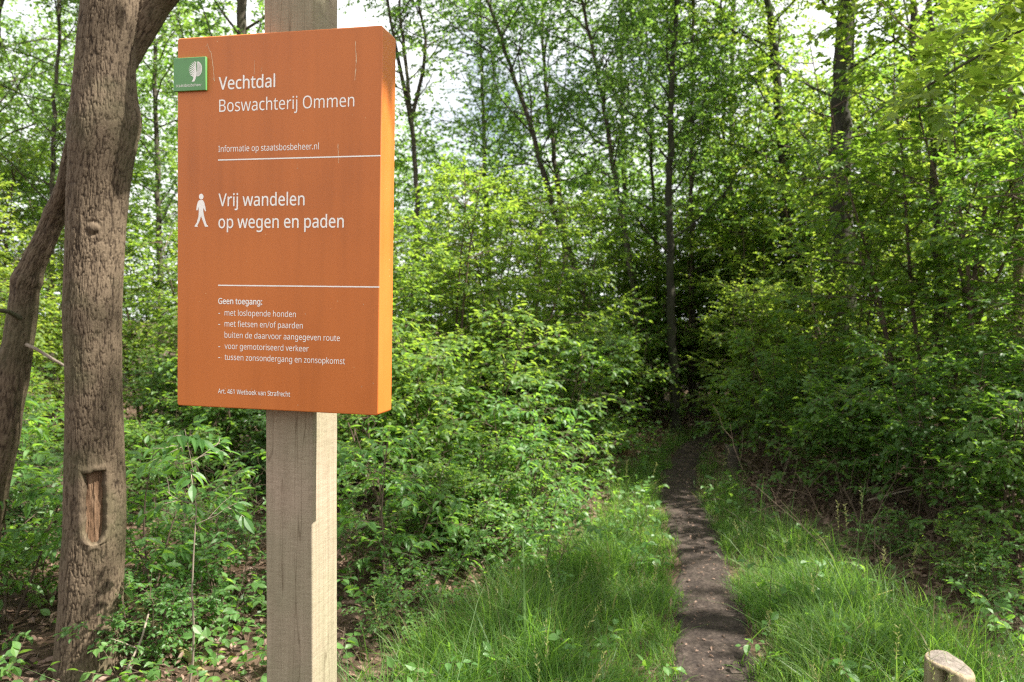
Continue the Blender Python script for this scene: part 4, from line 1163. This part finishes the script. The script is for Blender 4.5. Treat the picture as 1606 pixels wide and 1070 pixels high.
# ------------------------------------------------------------------ trees
def make_tree(name, pts, r0, Htop, label, seed, bark=None, leaf=None, z_crown=3.2, nlimb=30, llen=2.0, ntw=22, tlen=.62, nl=20, ll=.072, wr=.66, tmpl='far', forks=(), cat="tree", sides=14, up=0.02, gap=False, shade=None):
    rng = np.random.default_rng(seed)
    pts = np.array(pts)
    if pts[0][2] > 0.05:                                    # carry the trunk down to the ground
        d = nrm((pts[0] - pts[1])[None])[0]
        b = pts[0] + d * (pts[0][2] / max(0.3, -d[2])) if d[2] < -0.3 else pts[0] * np.array([1, 1, 0])
        pts = np.concatenate([[b - np.array([0, 0, 0.1])], pts])
    if pts[-1][2] < Htop:
        d = nrm((pts[-1] - pts[-2])[None])[0]; d = nrm((d + np.array([0, 0, .6]))[None])[0]
        k = (Htop - pts[-1][2]) / d[2]
        pts = np.concatenate([pts, [pts[-1] + d * k * .5 + rng.normal(0, .1, 3) * [1, 1, 0], pts[-1] + d * k]])
    n = 40
    s = np.concatenate([[0], np.cumsum(np.linalg.norm(np.diff(pts, axis=0), axis=1))])
    t = np.linspace(0, s[-1], n)
    P = np.stack([np.interp(t, s, pts[:, k]) for k in range(3)], 1)
    for _ in range(4): P[1:-1] = (P[:-2] + P[2:] + 2 * P[1:-1]) / 4
    P[1:-1] += rng.normal(0, 0.012, (n - 2, 3)) * [1, 1, 0]
    rad = .86 * r0 * (1 - 0.85 * (t / t[-1]) ** 1.2) + r0 * 0.35 * np.exp(-P[:, 2] / 0.25)
    base = P[0].copy(); base[2] = 0
    root = empty(name, base)
    tag(root, label, cat)
    V, F = tubes(P[None], rad[None], sides)
    V = V + rng.normal(0, 0.03, V.shape) * r0
    link("trunk", mesh("trunk", V - base, F, bark or BARK_DARK, smooth=True), root)
    woods = []
    Pl = [P[None]]
    for fk in forks:                                        # visible extra stems
        fp = np.array(fk[0]); q = np.linspace(0, len(fp) - 1, 40); i = np.minimum(q.astype(int), len(fp) - 2); f = (q - i)[:, None]
        fpp = fp[i] * (1 - f) + fp[i + 1] * f
        woods.append(tubes(fpp[None], np.linspace(fk[1], fk[1] * .4, 40)[None], 8))
        Pl.append(fpp[None])
    fz = np.clip((z_crown - 0) / P[-1, 2], 0, 1)
    S, D, fr = sprout(rng, P[None], nlimb, fz, 1.0, 55, 12, .9, .10)
    for q in Pl[1:]:
        S2, D2, f2 = sprout(rng, q, 5, .3, 1.0, 50, 12, .9, .1)
        S = np.concatenate([S, S2]); D = np.concatenate([D, D2]); fr = np.concatenate([fr, .5 + .4 * f2])
    Lm = llen * (1.05 - .6 * np.clip((fr - fz) / max(1e-3, 1 - fz), 0, 1)) * rng.uniform(.6, 1.2, len(S))
    Lb = grow(rng, S, D, Lm, 6, .17, up)
    S2, D2, f2 = sprout(rng, Lb, ntw, .15, 1.0, 50, 14, .7)
    Tw = grow(rng, S2, D2, tlen * rng.uniform(.5, 1.3, len(S2)), 4, .2, -.03)
    woods.append(tubes(Lb, taper(len(Lb), 6, min(.020, r0 * .22), .003), 5))
    woods.append(tubes(Tw, taper(len(Tw), 4, .004, .0015), 3))
    if gap:                                                 # a hole in the canopy lets the sun through to the post
        q = Tw.mean(1)
        far_ = np.ones(len(Tw), bool)
        for z in np.linspace(0.0, 2.05, 8):
            w = q - np.array([-.33, 1.93, z])
            far_ &= np.linalg.norm(w - (w @ sun_dir)[:, None] * sun_dir, axis=1) > .5
        Tw = Tw[far_]
    if shade is not None:                                   # one low bough of this tree
        c0, npk = shade
        bough = np.array([[P[int(n * .52)], (P[int(n * .52)] + c0) / 2 + [0, 0, .15], c0 + (c0 - P[int(n * .52)]) * .1]])
        woods.append(tubes(bough, np.array([[.03, .018, .005]]), 6))
        hx = np.cross(sun_dir, [0, 0, 1]); hx /= np.linalg.norm(hx); vx = np.cross(hx, sun_dir)
        q = c0 + rng.uniform(-.55, .55, (npk, 1)) * hx + rng.uniform(.0, .30, (npk, 1)) * vx + rng.uniform(-.5, .5, (npk, 1)) * sun_dir
        ext = grow(rng, q, rng.normal(0, 1, (npk, 3)) * .2 + hx, .3, 4, .1)
        Tw = np.concatenate([Tw, ext])
    V, F, _ = join(woods)
    link("branches", mesh("branches", V - base, F, bark or BARK_DARK, smooth=True), root)
    V, F, r = leaves_on(rng, Tw, nl, ll, wr, tmpl, .38, .2)
    link("crown", mesh("crown", V - base, F, leaf or LEAF_TREE, rnd=r), root)
    return root

def pl(Y, *pp):
    return [at(x, y, Y) for x, y in pp]

make_tree("birch_tree", pl(13.5, (640, 520), (655, 400), (652, 260), (645, 180)), .075, 8.6, "slim forked tree against the open sky just past the sign's top edge", 101,
          z_crown=4.4, nlimb=14, llen=1.7, ntw=14, forks=[(pl(13.5, (645, 190), (628, 110), (612, 30), (600, -60)), .045), (pl(13.5, (646, 185), (664, 110), (668, 60), (655, 0), (650, -80)), .04)])
make_tree("birch_tree", pl(13, (945, 560), (905, 430), (870, 330), (835, 205), (800, 100), (765, 0), (735, -90)), .078, 9.0, "slender tree leaning steeply from the open sky towards the path", 102, z_crown=3.8, nlimb=28, llen=1.9)
make_tree("birch_tree", pl(15, (892, 520), (886, 380), (874, 270), (860, 190), (852, 90), (850, 0)), .085, 9.5, "upright mossy tree crossing behind the steeply leaning slender tree", 103, z_crown=4.0, nlimb=28, llen=2.1)
make_tree("birch_tree", pl(12, (1010, 600), (990, 430), (962, 260), (938, 120), (912, 0), (895, -90)), .066, 8.5, "slender leaning tree midway between the steep leaner and the dark upright trunk", 104, z_crown=3.6, nlimb=28, llen=1.8)
make_tree("alder_tree", pl(10.5, (1060, 660), (1055, 520), (1049, 350), (1052, 150), (1062, 0), (1066, -90)), .076, 8.5, "dark upright tree rising straight above the end of the path", 105, bark=BARK_BLACK, z_crown=2.4, nlimb=25, llen=1.8)
make_tree("alder_tree", pl(12, (1088, 620), (1084, 300), (1086, 0), (1087, -80)), .052, 8.5, "thin upright tree close beside the dark tree above the path's end", 106, z_crown=3.2, nlimb=25, llen=1.7)
make_tree("birch_tree", pl(14, (1034, 560), (1030, 420), (1022, 250), (1017, 100), (1012, 0)), .05, 9.0, "thin tree with a crossing branch just before the dark upright tree", 107, z_crown=3.6, nlimb=24, llen=1.8,
          forks=[(pl(13.9, (1024, 200), (1003, 90), (985, 0), (970, -70)), .03)])
make_tree("oak_tree", pl(9.2, (1328, 660), (1322, 460), (1316, 330), (1318, 180), (1326, 30), (1336, -90)), .185, 9.5, "thick dark trunked tree half hidden by leaves across the path", 108, bark=BARK_BLACK, leaf=LEAF_BEECH, z_crown=3.0, nlimb=20, llen=2.3, ntw=16, nl=20, ll=.074, tmpl='mid', sides=24)
make_tree("oak_tree", pl(11, (1240, 640), (1232, 300), (1218, 110), (1204, 0), (1196, -80)), .105, 9.5, "medium dark tree between the path's end and the thick half hidden tree", 109, bark=BARK_BLACK, leaf=LEAF_BEECH, z_crown=3.0, nlimb=20, llen=2.0)
make_tree("birch_tree", pl(7.2, (1606, 760), (1598, 560), (1592, 300), (1582, 180), (1574, 60), (1566, -90)), .056, 8.0, "pale barked sunlit tree at the picture's edge across the path", 110, bark=BARK_PALE, leaf=LEAF_BEECH, z_crown=3.4, nlimb=14, llen=1.8)
make_tree("oak_tree", pl(9.5, (372, 640), (376, 300), (379, 40), (381, -70)), .12, 9.5, "dark trunked tree rising behind the top of the sign", 111, z_crown=3.2, nlimb=30, llen=2.1)
make_tree("birch_tree", pl(10.5, (84, 640), (80, 400), (84, 200), (94, 20), (100, -80)), .05, 8.5, "thin tree seen through the gap between leaning trunk and wounded tree", 112, z_crown=2.8, nlimb=30, llen=2.0)
make_tree("birch_tree", pl(11.5, (255, 640), (250, 400), (245, 200), (240, 0)), .06, 9.0, "thin tree between the wounded tree and the sign", 113, z_crown=2.8, nlimb=30, llen=2.0)
make_tree("birch_tree", pl(12.5, (-30, 640), (-20, 300), (0, 0), (10, -80)), .09, 9.0, "tree at the picture's edge behind the leaning dead trunk", 114, z_crown=2.8, nlimb=30, llen=2.2)
make_tree("birch_tree", pl(16, (770, 560), (762, 300), (755, 100), (752, -60)), .075, 10.0, "distant thin tree standing in the patch of open sky", 115, z_crown=4.6, nlimb=25, llen=2.2, ll=.08)
make_tree("birch_tree", pl(16.5, (985, 560), (978, 300), (975, 100), (972, -60)), .08, 10.5, "distant tree behind the slender leaning ones", 116, z_crown=4.4, nlimb=28, llen=2.3, ll=.08)
make_tree("birch_tree", pl(15, (1150, 560), (1146, 300), (1150, 0), (1152, -60)), .09, 10.5, "tree behind the path's bend, between two dark trunks", 117, z_crown=3.6, nlimb=20, llen=2.3, ll=.08)
make_tree("oak_tree", pl(13, (1440, 560), (1436, 300), (1432, 0), (1430, -60)), .12, 10.5, "tree far behind the tall dense shrub across the path", 118, leaf=LEAF_BEECH, z_crown=3.0, nlimb=22, llen=2.6, ll=.085)
make_tree("oak_tree", pl(12, (1590, 560), (1596, 300), (1600, 0), (1600, -60)), .12, 10.5, "dark tree behind the pale barked sunlit one", 119, leaf=LEAF_BEECH, z_crown=2.8, nlimb=22, llen=2.6, ll=.085)
make_tree("beech_tree", pl(7.4, (1478, 760), (1470, 420), (1462, 180), (1458, 0), (1460, -80)), .05, 7.0, "young beech leafy to the ground midway between thick dark trunk and pale sunlit one", 132, leaf=LEAF_BEECH, z_crown=1.6, nlimb=13, llen=1.6, ll=.09, tmpl='mid')
make_tree("beech_tree", pl(12.6, (1150, 640), (1140, 420), (1134, 180), (1132, 0), (1132, -80)), .05, 8.0, "young beech leafy to the ground behind the path's bend", 133, leaf=LEAF_BEECH, z_crown=1.4, nlimb=30, llen=1.6, ll=.08)
# trees of the same wood standing just outside the picture, on the sunny side
make_tree("oak_tree", [np.array([6.6, 2.9, 0]), np.array([6.5, 2.9, 4]), np.array([6.4, 2.8, 8])], .17, 10.0, "big tree beyond the picture's edge that shades the grass", 120, gap=True, shade=(at(1578, 70, 3.7), 60), leaf=LEAF_BEECH, z_crown=4.6, nlimb=10, llen=2.5, ntw=20, nl=18, ll=.09)

make_tree("oak_tree", [np.array([4.6, 3.3, 0]), np.array([4.5, 3.3, 4]), np.array([4.1, 3.2, 8])], .16, 10.5, "big tree beyond the picture's edge whose boughs hang over the path and the wounded tree", 122, leaf=LEAF_BEECH, z_crown=5.2, nlimb=11, llen=3.0, ntw=16, nl=17, ll=.09, gap=True,
          shade=(np.array([-.32, 1.92, 2.22]) + 4.6 * sun_dir, 60))  # unseen bough added along the sun's ray to shade the sign's upper side edge

# distant wood closing the view
def distant_woods():
    rng = np.random.default_rng(77)
    n = 21000
    Y = rng.uniform(15.5, 24, n); X = rng.uniform(-.80, .80, n) * Y
    top = 4.5 + 2.2 * fbm(X * .22 + 4, Y * .2, 61, 3) + np.clip(np.abs(X - 1.5) - 3.5, 0, 6) * 0.55
    Z = rng.uniform(0.05, 1, n) * top
    S = np.stack([X, Y, Z], 1)
    D = nrm(rng.normal(0, 1, (n, 3)) * [1, 1, .35])
    Tw = grow(rng, S, D, rng.uniform(.5, 1.1, n), 3, .15)
    return leaves_on(rng, Tw, 16, .11, .62, 'far', .5, .15)
V, F, r = distant_woods()
tag(link("distant_woods", mesh("distant_woods", V, F, LEAF_SHRUB, rnd=r)), "leafy wood closing the view far behind the bushes", "wood", kind='stuff')

# ------------------------------------------------------------------ ground cover: grass, litter, seedlings, dry twigs
def grass_mask(x, y):
    d, sg = path_dist(x, y)
    n = (fbm(x * 1.3 + 3, y * 1.3, 17, 3) - .5) * 0.9 + (fbm(x * 5, y * 5, 18, 2) - .5) * 0.35
    wl = np.interp(y, [1, 3.4, 4.5, 5.5, 7.3, 9, 11], [1.7, 1.40, 1.05, .80, .65, .45, .3])
    wr = np.interp(y, [1, 2.8, 3.8, 5.0, 5.8, 7.9, 9, 11], [1.6, 1.40, 1.15, .85, .62, .45, .25, .1])
    w = np.where(sg > 0, wl, wr)
    e = np.clip((w + n * 0.5 - d) / 0.35, 0, 1)
    inner = np.clip((d - 0.07 - 0.13 * vnoise(x * 6, y * 6, 23)) / 0.10, 0, 1)
    return e * inner, d

def build_grass():
    rng = np.random.default_rng(5)
    n = 480000
    X = rng.uniform(-1.3, 3.6, n); Y = rng.uniform(1.6, 11.0, n) ** 1.0
    p, d = grass_mask(X, Y)
    tuft = np.clip(2.4 * fbm(X * 5, Y * 5, 19, 3) - .55, .08, 1.2)
    keep = rng.uniform(0, 1, n) < p * tuft * np.clip(1.25 - Y * .06, .5, 1)
    X = X[keep]; Y = Y[keep]; d = d[keep]
    n = len(X)
    Z = ground_h(X, Y) - 0.01
    hf = np.clip((d - .15) / .45, 0, 1)
    H = (0.10 + 0.20 * hf) * rng.uniform(.45, 1.25, n) * (0.7 + .7 * vnoise(X * 2.2, Y * 2.2, 29))
    tall = rng.uniform(0, 1, n) < 0.006
    H = np.where(tall, H * 1.9 + .1, H)
    a = rng.uniform(0, 6.28, n)
    la = 2.4 * (vnoise(X * 1.1, Y * 1.1, 25) - .5) * 6.28
    lean = rng.uniform(.1, 1.05, n)
    dx = np.cos(a) * lean + .18 * np.cos(la); dy = np.sin(a) * lean + .18 * np.sin(la)
    w = np.where(rng.uniform(0, 1, n) < .09, rng.uniform(.003, .006, n), rng.uniform(.0010, .0026, n))
    yaw = rng.uniform(0, 6.28, n)
    sx, sy = np.cos(yaw) * w, np.sin(yaw) * w
    V = []
    lev = ((0, 1.0), (.38, .9), (.72, .6), (1.0, 0.0))
    for t, wf in lev:
        bx = X + dx * H * t ** 1.8; by = Y + dy * H * t ** 1.8
        bz = Z + H * (t - 0.42 * np.clip(np.hypot(dx, dy), 0, 1) * t ** 2.4)
        if wf > 0:
            V.append(np.stack([bx - sx * wf, by - sy * wf, bz], 1)); V.append(np.stack([bx + sx * wf, by + sy * wf, bz], 1))
        else:
            V.append(np.stack([bx, by, bz], 1))
    V = np.stack(V, 1)                              # n,7,3
    o = (np.arange(n) * 7)[:, None]
    Q = np.concatenate([o + np.array([[0, 1, 3, 2]]), o + np.array([[2, 3, 5, 4]])])
    T = o + np.array([[4, 5, 6]])
    rnd = np.clip(rng.uniform(0, .62, n) + .25 * (vnoise(X * 1.7, Y * 1.7, 27) - .3), 0, .8)
    rnd = np.where(rng.uniform(0, 1, n) < .05, rng.uniform(.9, 1.3, n), rnd)
    # flowering stems with loose seed heads
    ns = 80
    sel = rng.choice(n, ns, replace=False)
    Sx = np.stack([X[sel], Y[sel], Z[sel]], 1)
    az = rng.uniform(0, 6.28, ns)
    St = grow(rng, Sx, np.stack([np.cos(az) * .18, np.sin(az) * .18, np.ones(ns)], 1), rng.uniform(.32, .62, ns), 7, .05, -.02)
    Vs1, Fs1 = tubes(St, taper(ns, 7, .0013, .0006), 3)
    S2, D2, f2 = sprout(rng, St, 16, .74, 1.0, 38, 10)
    ls = rng.uniform(.012, .024, len(S2))
    Vs2, Fs2, _ = leaf_mesh(S2, D2, nrm(rng.normal(0, 1, (len(S2), 3))), ls, ls * .28, 'far', np.zeros(len(S2)), rng)
    Vg, Fg, rg = join([(V.reshape(-1, 3), [Q, T], np.repeat(rnd, 7)), (Vs1, Fs1, np.full(len(Vs1), .75)), (Vs2, Fs2, np.full(len(Vs2), 1.0))])
    me = mesh("grass", Vg, Fg, GRASS, rnd=rg)
    tag(link("grass", me), "lush green grass edging the trodden path", "grass", kind='stuff')
build_grass()

def build_litter():
    rng = np.random.default_rng(15)
    n = 60000
    X = rng.uniform(-7, 8, n); Y = 1.8 + 12 * rng.uniform(0, 1, n) ** 1.3
    p, d = grass_mask(X, Y)
    keep = ((rng.uniform(0, 1, n) > p * .97) | (d < .2)) & (np.abs(X) < Y * .85 + .5)
    keep &= (d > .2) | (rng.uniform(0, 1, n) < .45)
    X = X[keep]; Y = Y[keep]; d = d[keep]; n = len(X)
    Z = ground_h(X, Y) + rng.uniform(.004, .03, n)
    a = rng.uniform(0, 6.28, n)
    D = np.stack([np.cos(a), np.sin(a), rng.normal(0, .3, n)], 1)
    Nn = nrm(np.array([0, 0, 1.]) + rng.normal(0, .4, (n, 3)))
    L = rng.uniform(.03, .075, n); L = np.where(d < .2, L * rng.uniform(.2, .6, n), L)
    rn = np.clip(rng.beta(1.6, 2.2, n), 0, 1)
    m_ = 1500
    k = rng.integers(0, len(PP) - 30, m_)
    xb = PP[k, 0] + rng.normal(0, .13, m_); yb = PP[k, 1] + rng.uniform(-.05, .05, m_); ab = rng.uniform(0, 6.28, m_)
    X = np.concatenate([X, xb]); Y = np.concatenate([Y, yb]); Z = np.concatenate([Z, ground_h(xb, yb) + .014 + rng.uniform(0, .012, m_)])
    D = np.concatenate([D, np.stack([np.cos(ab), np.sin(ab), rng.normal(0, .2, m_)], 1)]); Nn = np.concatenate([Nn, nrm(np.array([0, 0, 1.]) + rng.normal(0, .4, (m_, 3)))])
    L = np.concatenate([L, rng.uniform(.006, .024, m_)]); rn = np.concatenate([rn, rng.beta(1.2, 2.4, m_)]); n = len(X)
    V, F, r = leaf_mesh(np.stack([X, Y, Z], 1), D, Nn, L, L * rng.uniform(.3, .62, n), 'mid', rn, rng)
    tag(link("fallen_leaves", mesh("fallen_leaves", V, F, LITTER, rnd=r)), "dry brown fallen leaves on the woodland floor", "leaf litter", kind='stuff')
build_litter()

def build_seedlings():
    rng = np.random.default_rng(25)
    n = 5200
    X = rng.uniform(-5.5, 6.5, n); Y = 2.6 + 9 * rng.uniform(0, 1, n) ** 1.2
    p, d = grass_mask(X, Y)
    cl = fbm(X * .9 + 11, Y * .9, 35, 3)
    dens = np.clip((cl - .36) * 3.2, 0, 1) * np.where(X > 1.6, .38, np.where(X < -.4, .3, .8))
    dens = np.maximum(dens, .22 * (p > .3))
    keep = (rng.uniform(0, 1, n) < dens * (1 - .5 * p)) & (d > .28) & (np.abs(X) < Y * .8 + .4)
    keep &= np.hypot(X + 1.93, Y - 3.42) > .2
    keep &= np.hypot(X + .6, Y - 2.07) > .22
    X = X[keep]; Y = Y[keep]; n = len(X)
    Z = ground_h(X, Y) - .01
    a = rng.uniform(0, 6.28, n)
    St = grow(rng, np.stack([X, Y, Z], 1), np.stack([np.cos(a) * .5, np.sin(a) * .5, np.ones(n)], 1), rng.uniform(.08, .42, n), 4, .25, -.05)
    S2, D2, f2 = sprout(rng, St, 4, .35, 1.0, 60, 12, .5, .05)
    Tw = grow(rng, S2, D2, rng.uniform(.05, .16, len(S2)), 3, .2)
    V, F, r = leaves_on(rng, Tw, 5, .058, .62, 'near', .4, .2)
    w1 = tubes(St, taper(n, 4, .0025, .001), 4); w2 = tubes(Tw, taper(len(Tw), 3, .0012, .0008), 3)
    Vw, Fw, _ = join([w1, w2])
    nF = [f for f in F]; nW = [f + len(V) for f in Fw]
    mi = np.concatenate([np.zeros(sum(len(f) for f in nF)), np.ones(sum(len(f) for f in nW))])
    allV = np.concatenate([V, Vw]); r = np.concatenate([r, np.zeros(len(Vw))])
    tag(link("undergrowth", mesh("undergrowth", allV, nF + nW, [LEAF_CHERRY, TWIG], rnd=r, matidx=mi)), "low leafy seedlings and creepers covering the woodland floor", "undergrowth", kind='stuff')
build_seedlings()

def build_brush():
    rng = np.random.default_rng(45)
    n = 1700
    X = np.concatenate([rng.uniform(1.9, 6.2, 1000), rng.uniform(-5, .3, n - 1000)]); Y = np.concatenate([rng.uniform(4.6, 9.5, 1000), rng.uniform(4.0, 9, n - 1000)])
    p, d = grass_mask(X, Y)
    keep = (p < .2) & (d > .5)
    X = X[keep]; Y = Y[keep]; n = len(X)
    a = rng.uniform(0, 6.28, n)
    up_ = np.where(rng.uniform(0, 1, n) < .6, rng.uniform(.6, 2, n), rng.uniform(.05, .3, n))
    St = grow(rng, np.stack([X, Y, ground_h(X, Y) - .02], 1), np.stack([np.cos(a), np.sin(a), up_], 1), rng.uniform(.3, .95, n), 6, .2, -.04)
    S2, D2, f2 = sprout(rng, St, 3, .3, 1.0, 45, 12)
    Tw = grow(rng, S2, D2, rng.uniform(.1, .35, len(S2)), 4, .2)
    V, F, _ = join([tubes(St, taper(n, 6, rng.uniform(.0016, .0036, n), .001), 4), tubes(Tw, taper(len(Tw), 4, .0016, .0008), 3)])
    nq = len(F[0]); mi = np.zeros(len(F[0]) + len(F[1])); 
    tag(link("dry_twigs", mesh("dry_twigs", V, F, TWIG)), "thin dry twigs and dead stems standing in the leaf litter", "twigs", kind='stuff')
build_brush()

# ------------------------------------------------------------------ fallen sticks, stumps
def stick(name, pts, r0, r1, mat, label, side=(), sides=10, seed=0):
    rng = np.random.default_rng(seed + 900)
    pts = np.array(pts); q = np.linspace(0, len(pts) - 1, 30); i = np.minimum(q.astype(int), len(pts) - 2); f = (q - i)[:, None]
    P = pts[i] * (1 - f) + pts[i + 1] * f
    for _ in range(3): P[1:-1] = (P[:-2] + P[2:] + 2 * P[1:-1]) / 4
    P[1:-1] += rng.normal(0, r0 * .12, (28, 3))
    R = np.linspace(r0, r1, 30) * (1 + .12 * rng.normal(0, 1, 30))
    parts = [tubes(P[None], R[None], sides)]
    for (k, dvec, ln, rr) in side:
        Q = grow(rng, P[k][None], np.array([dvec], float), ln, 6, .12)
        parts.append(tubes(Q, np.linspace(rr, rr * .3, 6)[None], 6))
    V, F, _ = join(parts)
    base = P.mean(0) * [1, 1, 0]
    o = link(name, mesh(name, V - base, F, mat, smooth=True), None, base)
    tag(o, label, "fallen stick")
    return o
stick("fallen_stick", [at(200, 935, 3.9), at(236, 975, 3.75), at(290, 1025, 3.5), at(335, 1075, 3.3), at(350, 1100, 3.2)], .018, .016, STICK_MOSS, "thick mossy fallen stick slanting down between the wounded tree and the post", seed=1)
stick("fallen_stick", [at(233, 963, 3.35), at(222, 1003, 3.3), at(204, 1040, 3.25), at(186, 1085, 3.2), at(176, 1110, 3.2)], .004, .006, TWIG_PALE, "thin pale grey stick propped upright in front of the mossy fallen stick", [(10, (-.6, -.2, .5), .12, .003)], seed=2)
stick("fallen_stick", [at(-20, 1062, 3.5), at(40, 1050, 3.5), at(90, 1038, 3.5), at(130, 1020, 3.5)], .008, .005, TWIG_PALE, "brown stick lying across the foot of the wounded tree", [(12, (.3, -.1, .7), .1, .003)], seed=3)
stick("fallen_stick", [at(290, 800, 4.3), at(285, 870, 4.3), at(276, 940, 4.25), at(272, 985, 4.2)], .004, .006, TWIG_PALE, "bare grey stem standing upright between the wounded tree and the post", seed=4)
stick("fallen_stick", [at(280, 860, 4.5), at(310, 895, 4.45), at(335, 930, 4.4), at(352, 960, 4.4)], .005, .003, TWIG_PALE, "thin twig leaning against the bare grey stem", seed=5)
stick("fallen_stick", [at(330, 998, 4.3), at(360, 1000, 4.3), at(400, 995, 4.35), at(430, 990, 4.4)], .012, .009, TWIG_PALE, "pale stick lying on the litter behind the post", seed=6)
stick("fallen_branch", [at(840, 632, 8.6), at(900, 622, 8.6), at(950, 618, 8.6), at(1010, 640, 8.6)], .03, .02, BARK_DARK, "dark branch lying crosswise behind the pale sapling", seed=7)
stick("fallen_stick", [at(1360, 785, 5.6), at(1440, 765, 5.6), at(1520, 745, 5.6), at(1580, 738, 5.6)], .006, .004, TWIG_PALE, "long thin bare branch across the dry twigs above the bollard", [(10, (.4, 0, .5), .2, .003)], seed=8)

def stump(name, px, py, Y, r, h, mat, topmat, label, seed):
    rng = np.random.default_rng(seed)
    g = at(px, py, Y); nth = 40
    th = np.linspace(0, 2 * math.pi, nth, endpoint=False)
    z = np.linspace(-.1, h, 14)
    TH, ZZ = np.meshgrid(th, z)
    RR = r * (1 + .25 * (fbm(TH / 6.283 * 6, ZZ * 6, seed, 3, per=6) - .5) + .3 * np.exp(-np.clip(ZZ, 0, 1) / .06))
    V = np.stack([RR * np.cos(TH), RR * np.sin(TH), ZZ + (ZZ > h - .02) * .02 * np.cos(TH * 2 + 1)], -1).reshape(-1, 3)
    idx = np.arange(TH.size).reshape(TH.shape); nx = np.roll(idx, -1, 1)
    F = np.stack([idx[:-1], nx[:-1], nx[1:], idx[1:]], -1).reshape(-1, 4)
    V = np.concatenate([V, [[0, 0, h - .005]]]); c = len(V) - 1
    Tt = np.stack([idx[-1], nx[-1], np.full(nth, c)], 1)
    mi = np.concatenate([np.zeros(len(F)), np.ones(len(Tt))])
    o = link(name, mesh(name, V, [F, Tt], [mat, topmat], smooth=True, matidx=mi), None, (g[0], Y, 0))
    tag(o, label, "stump")
stump("tree_stump", 984, 725, 8.6, .055, .24, BARE, BARE, "small orange brown stump in the grass on the sign's side of the path", 61)
stump("tree_stump", 1148, 745, 7.7, .07, .30, BARK_DARK, BARK_DARK, "small dark stump under the leaves across the path", 62)
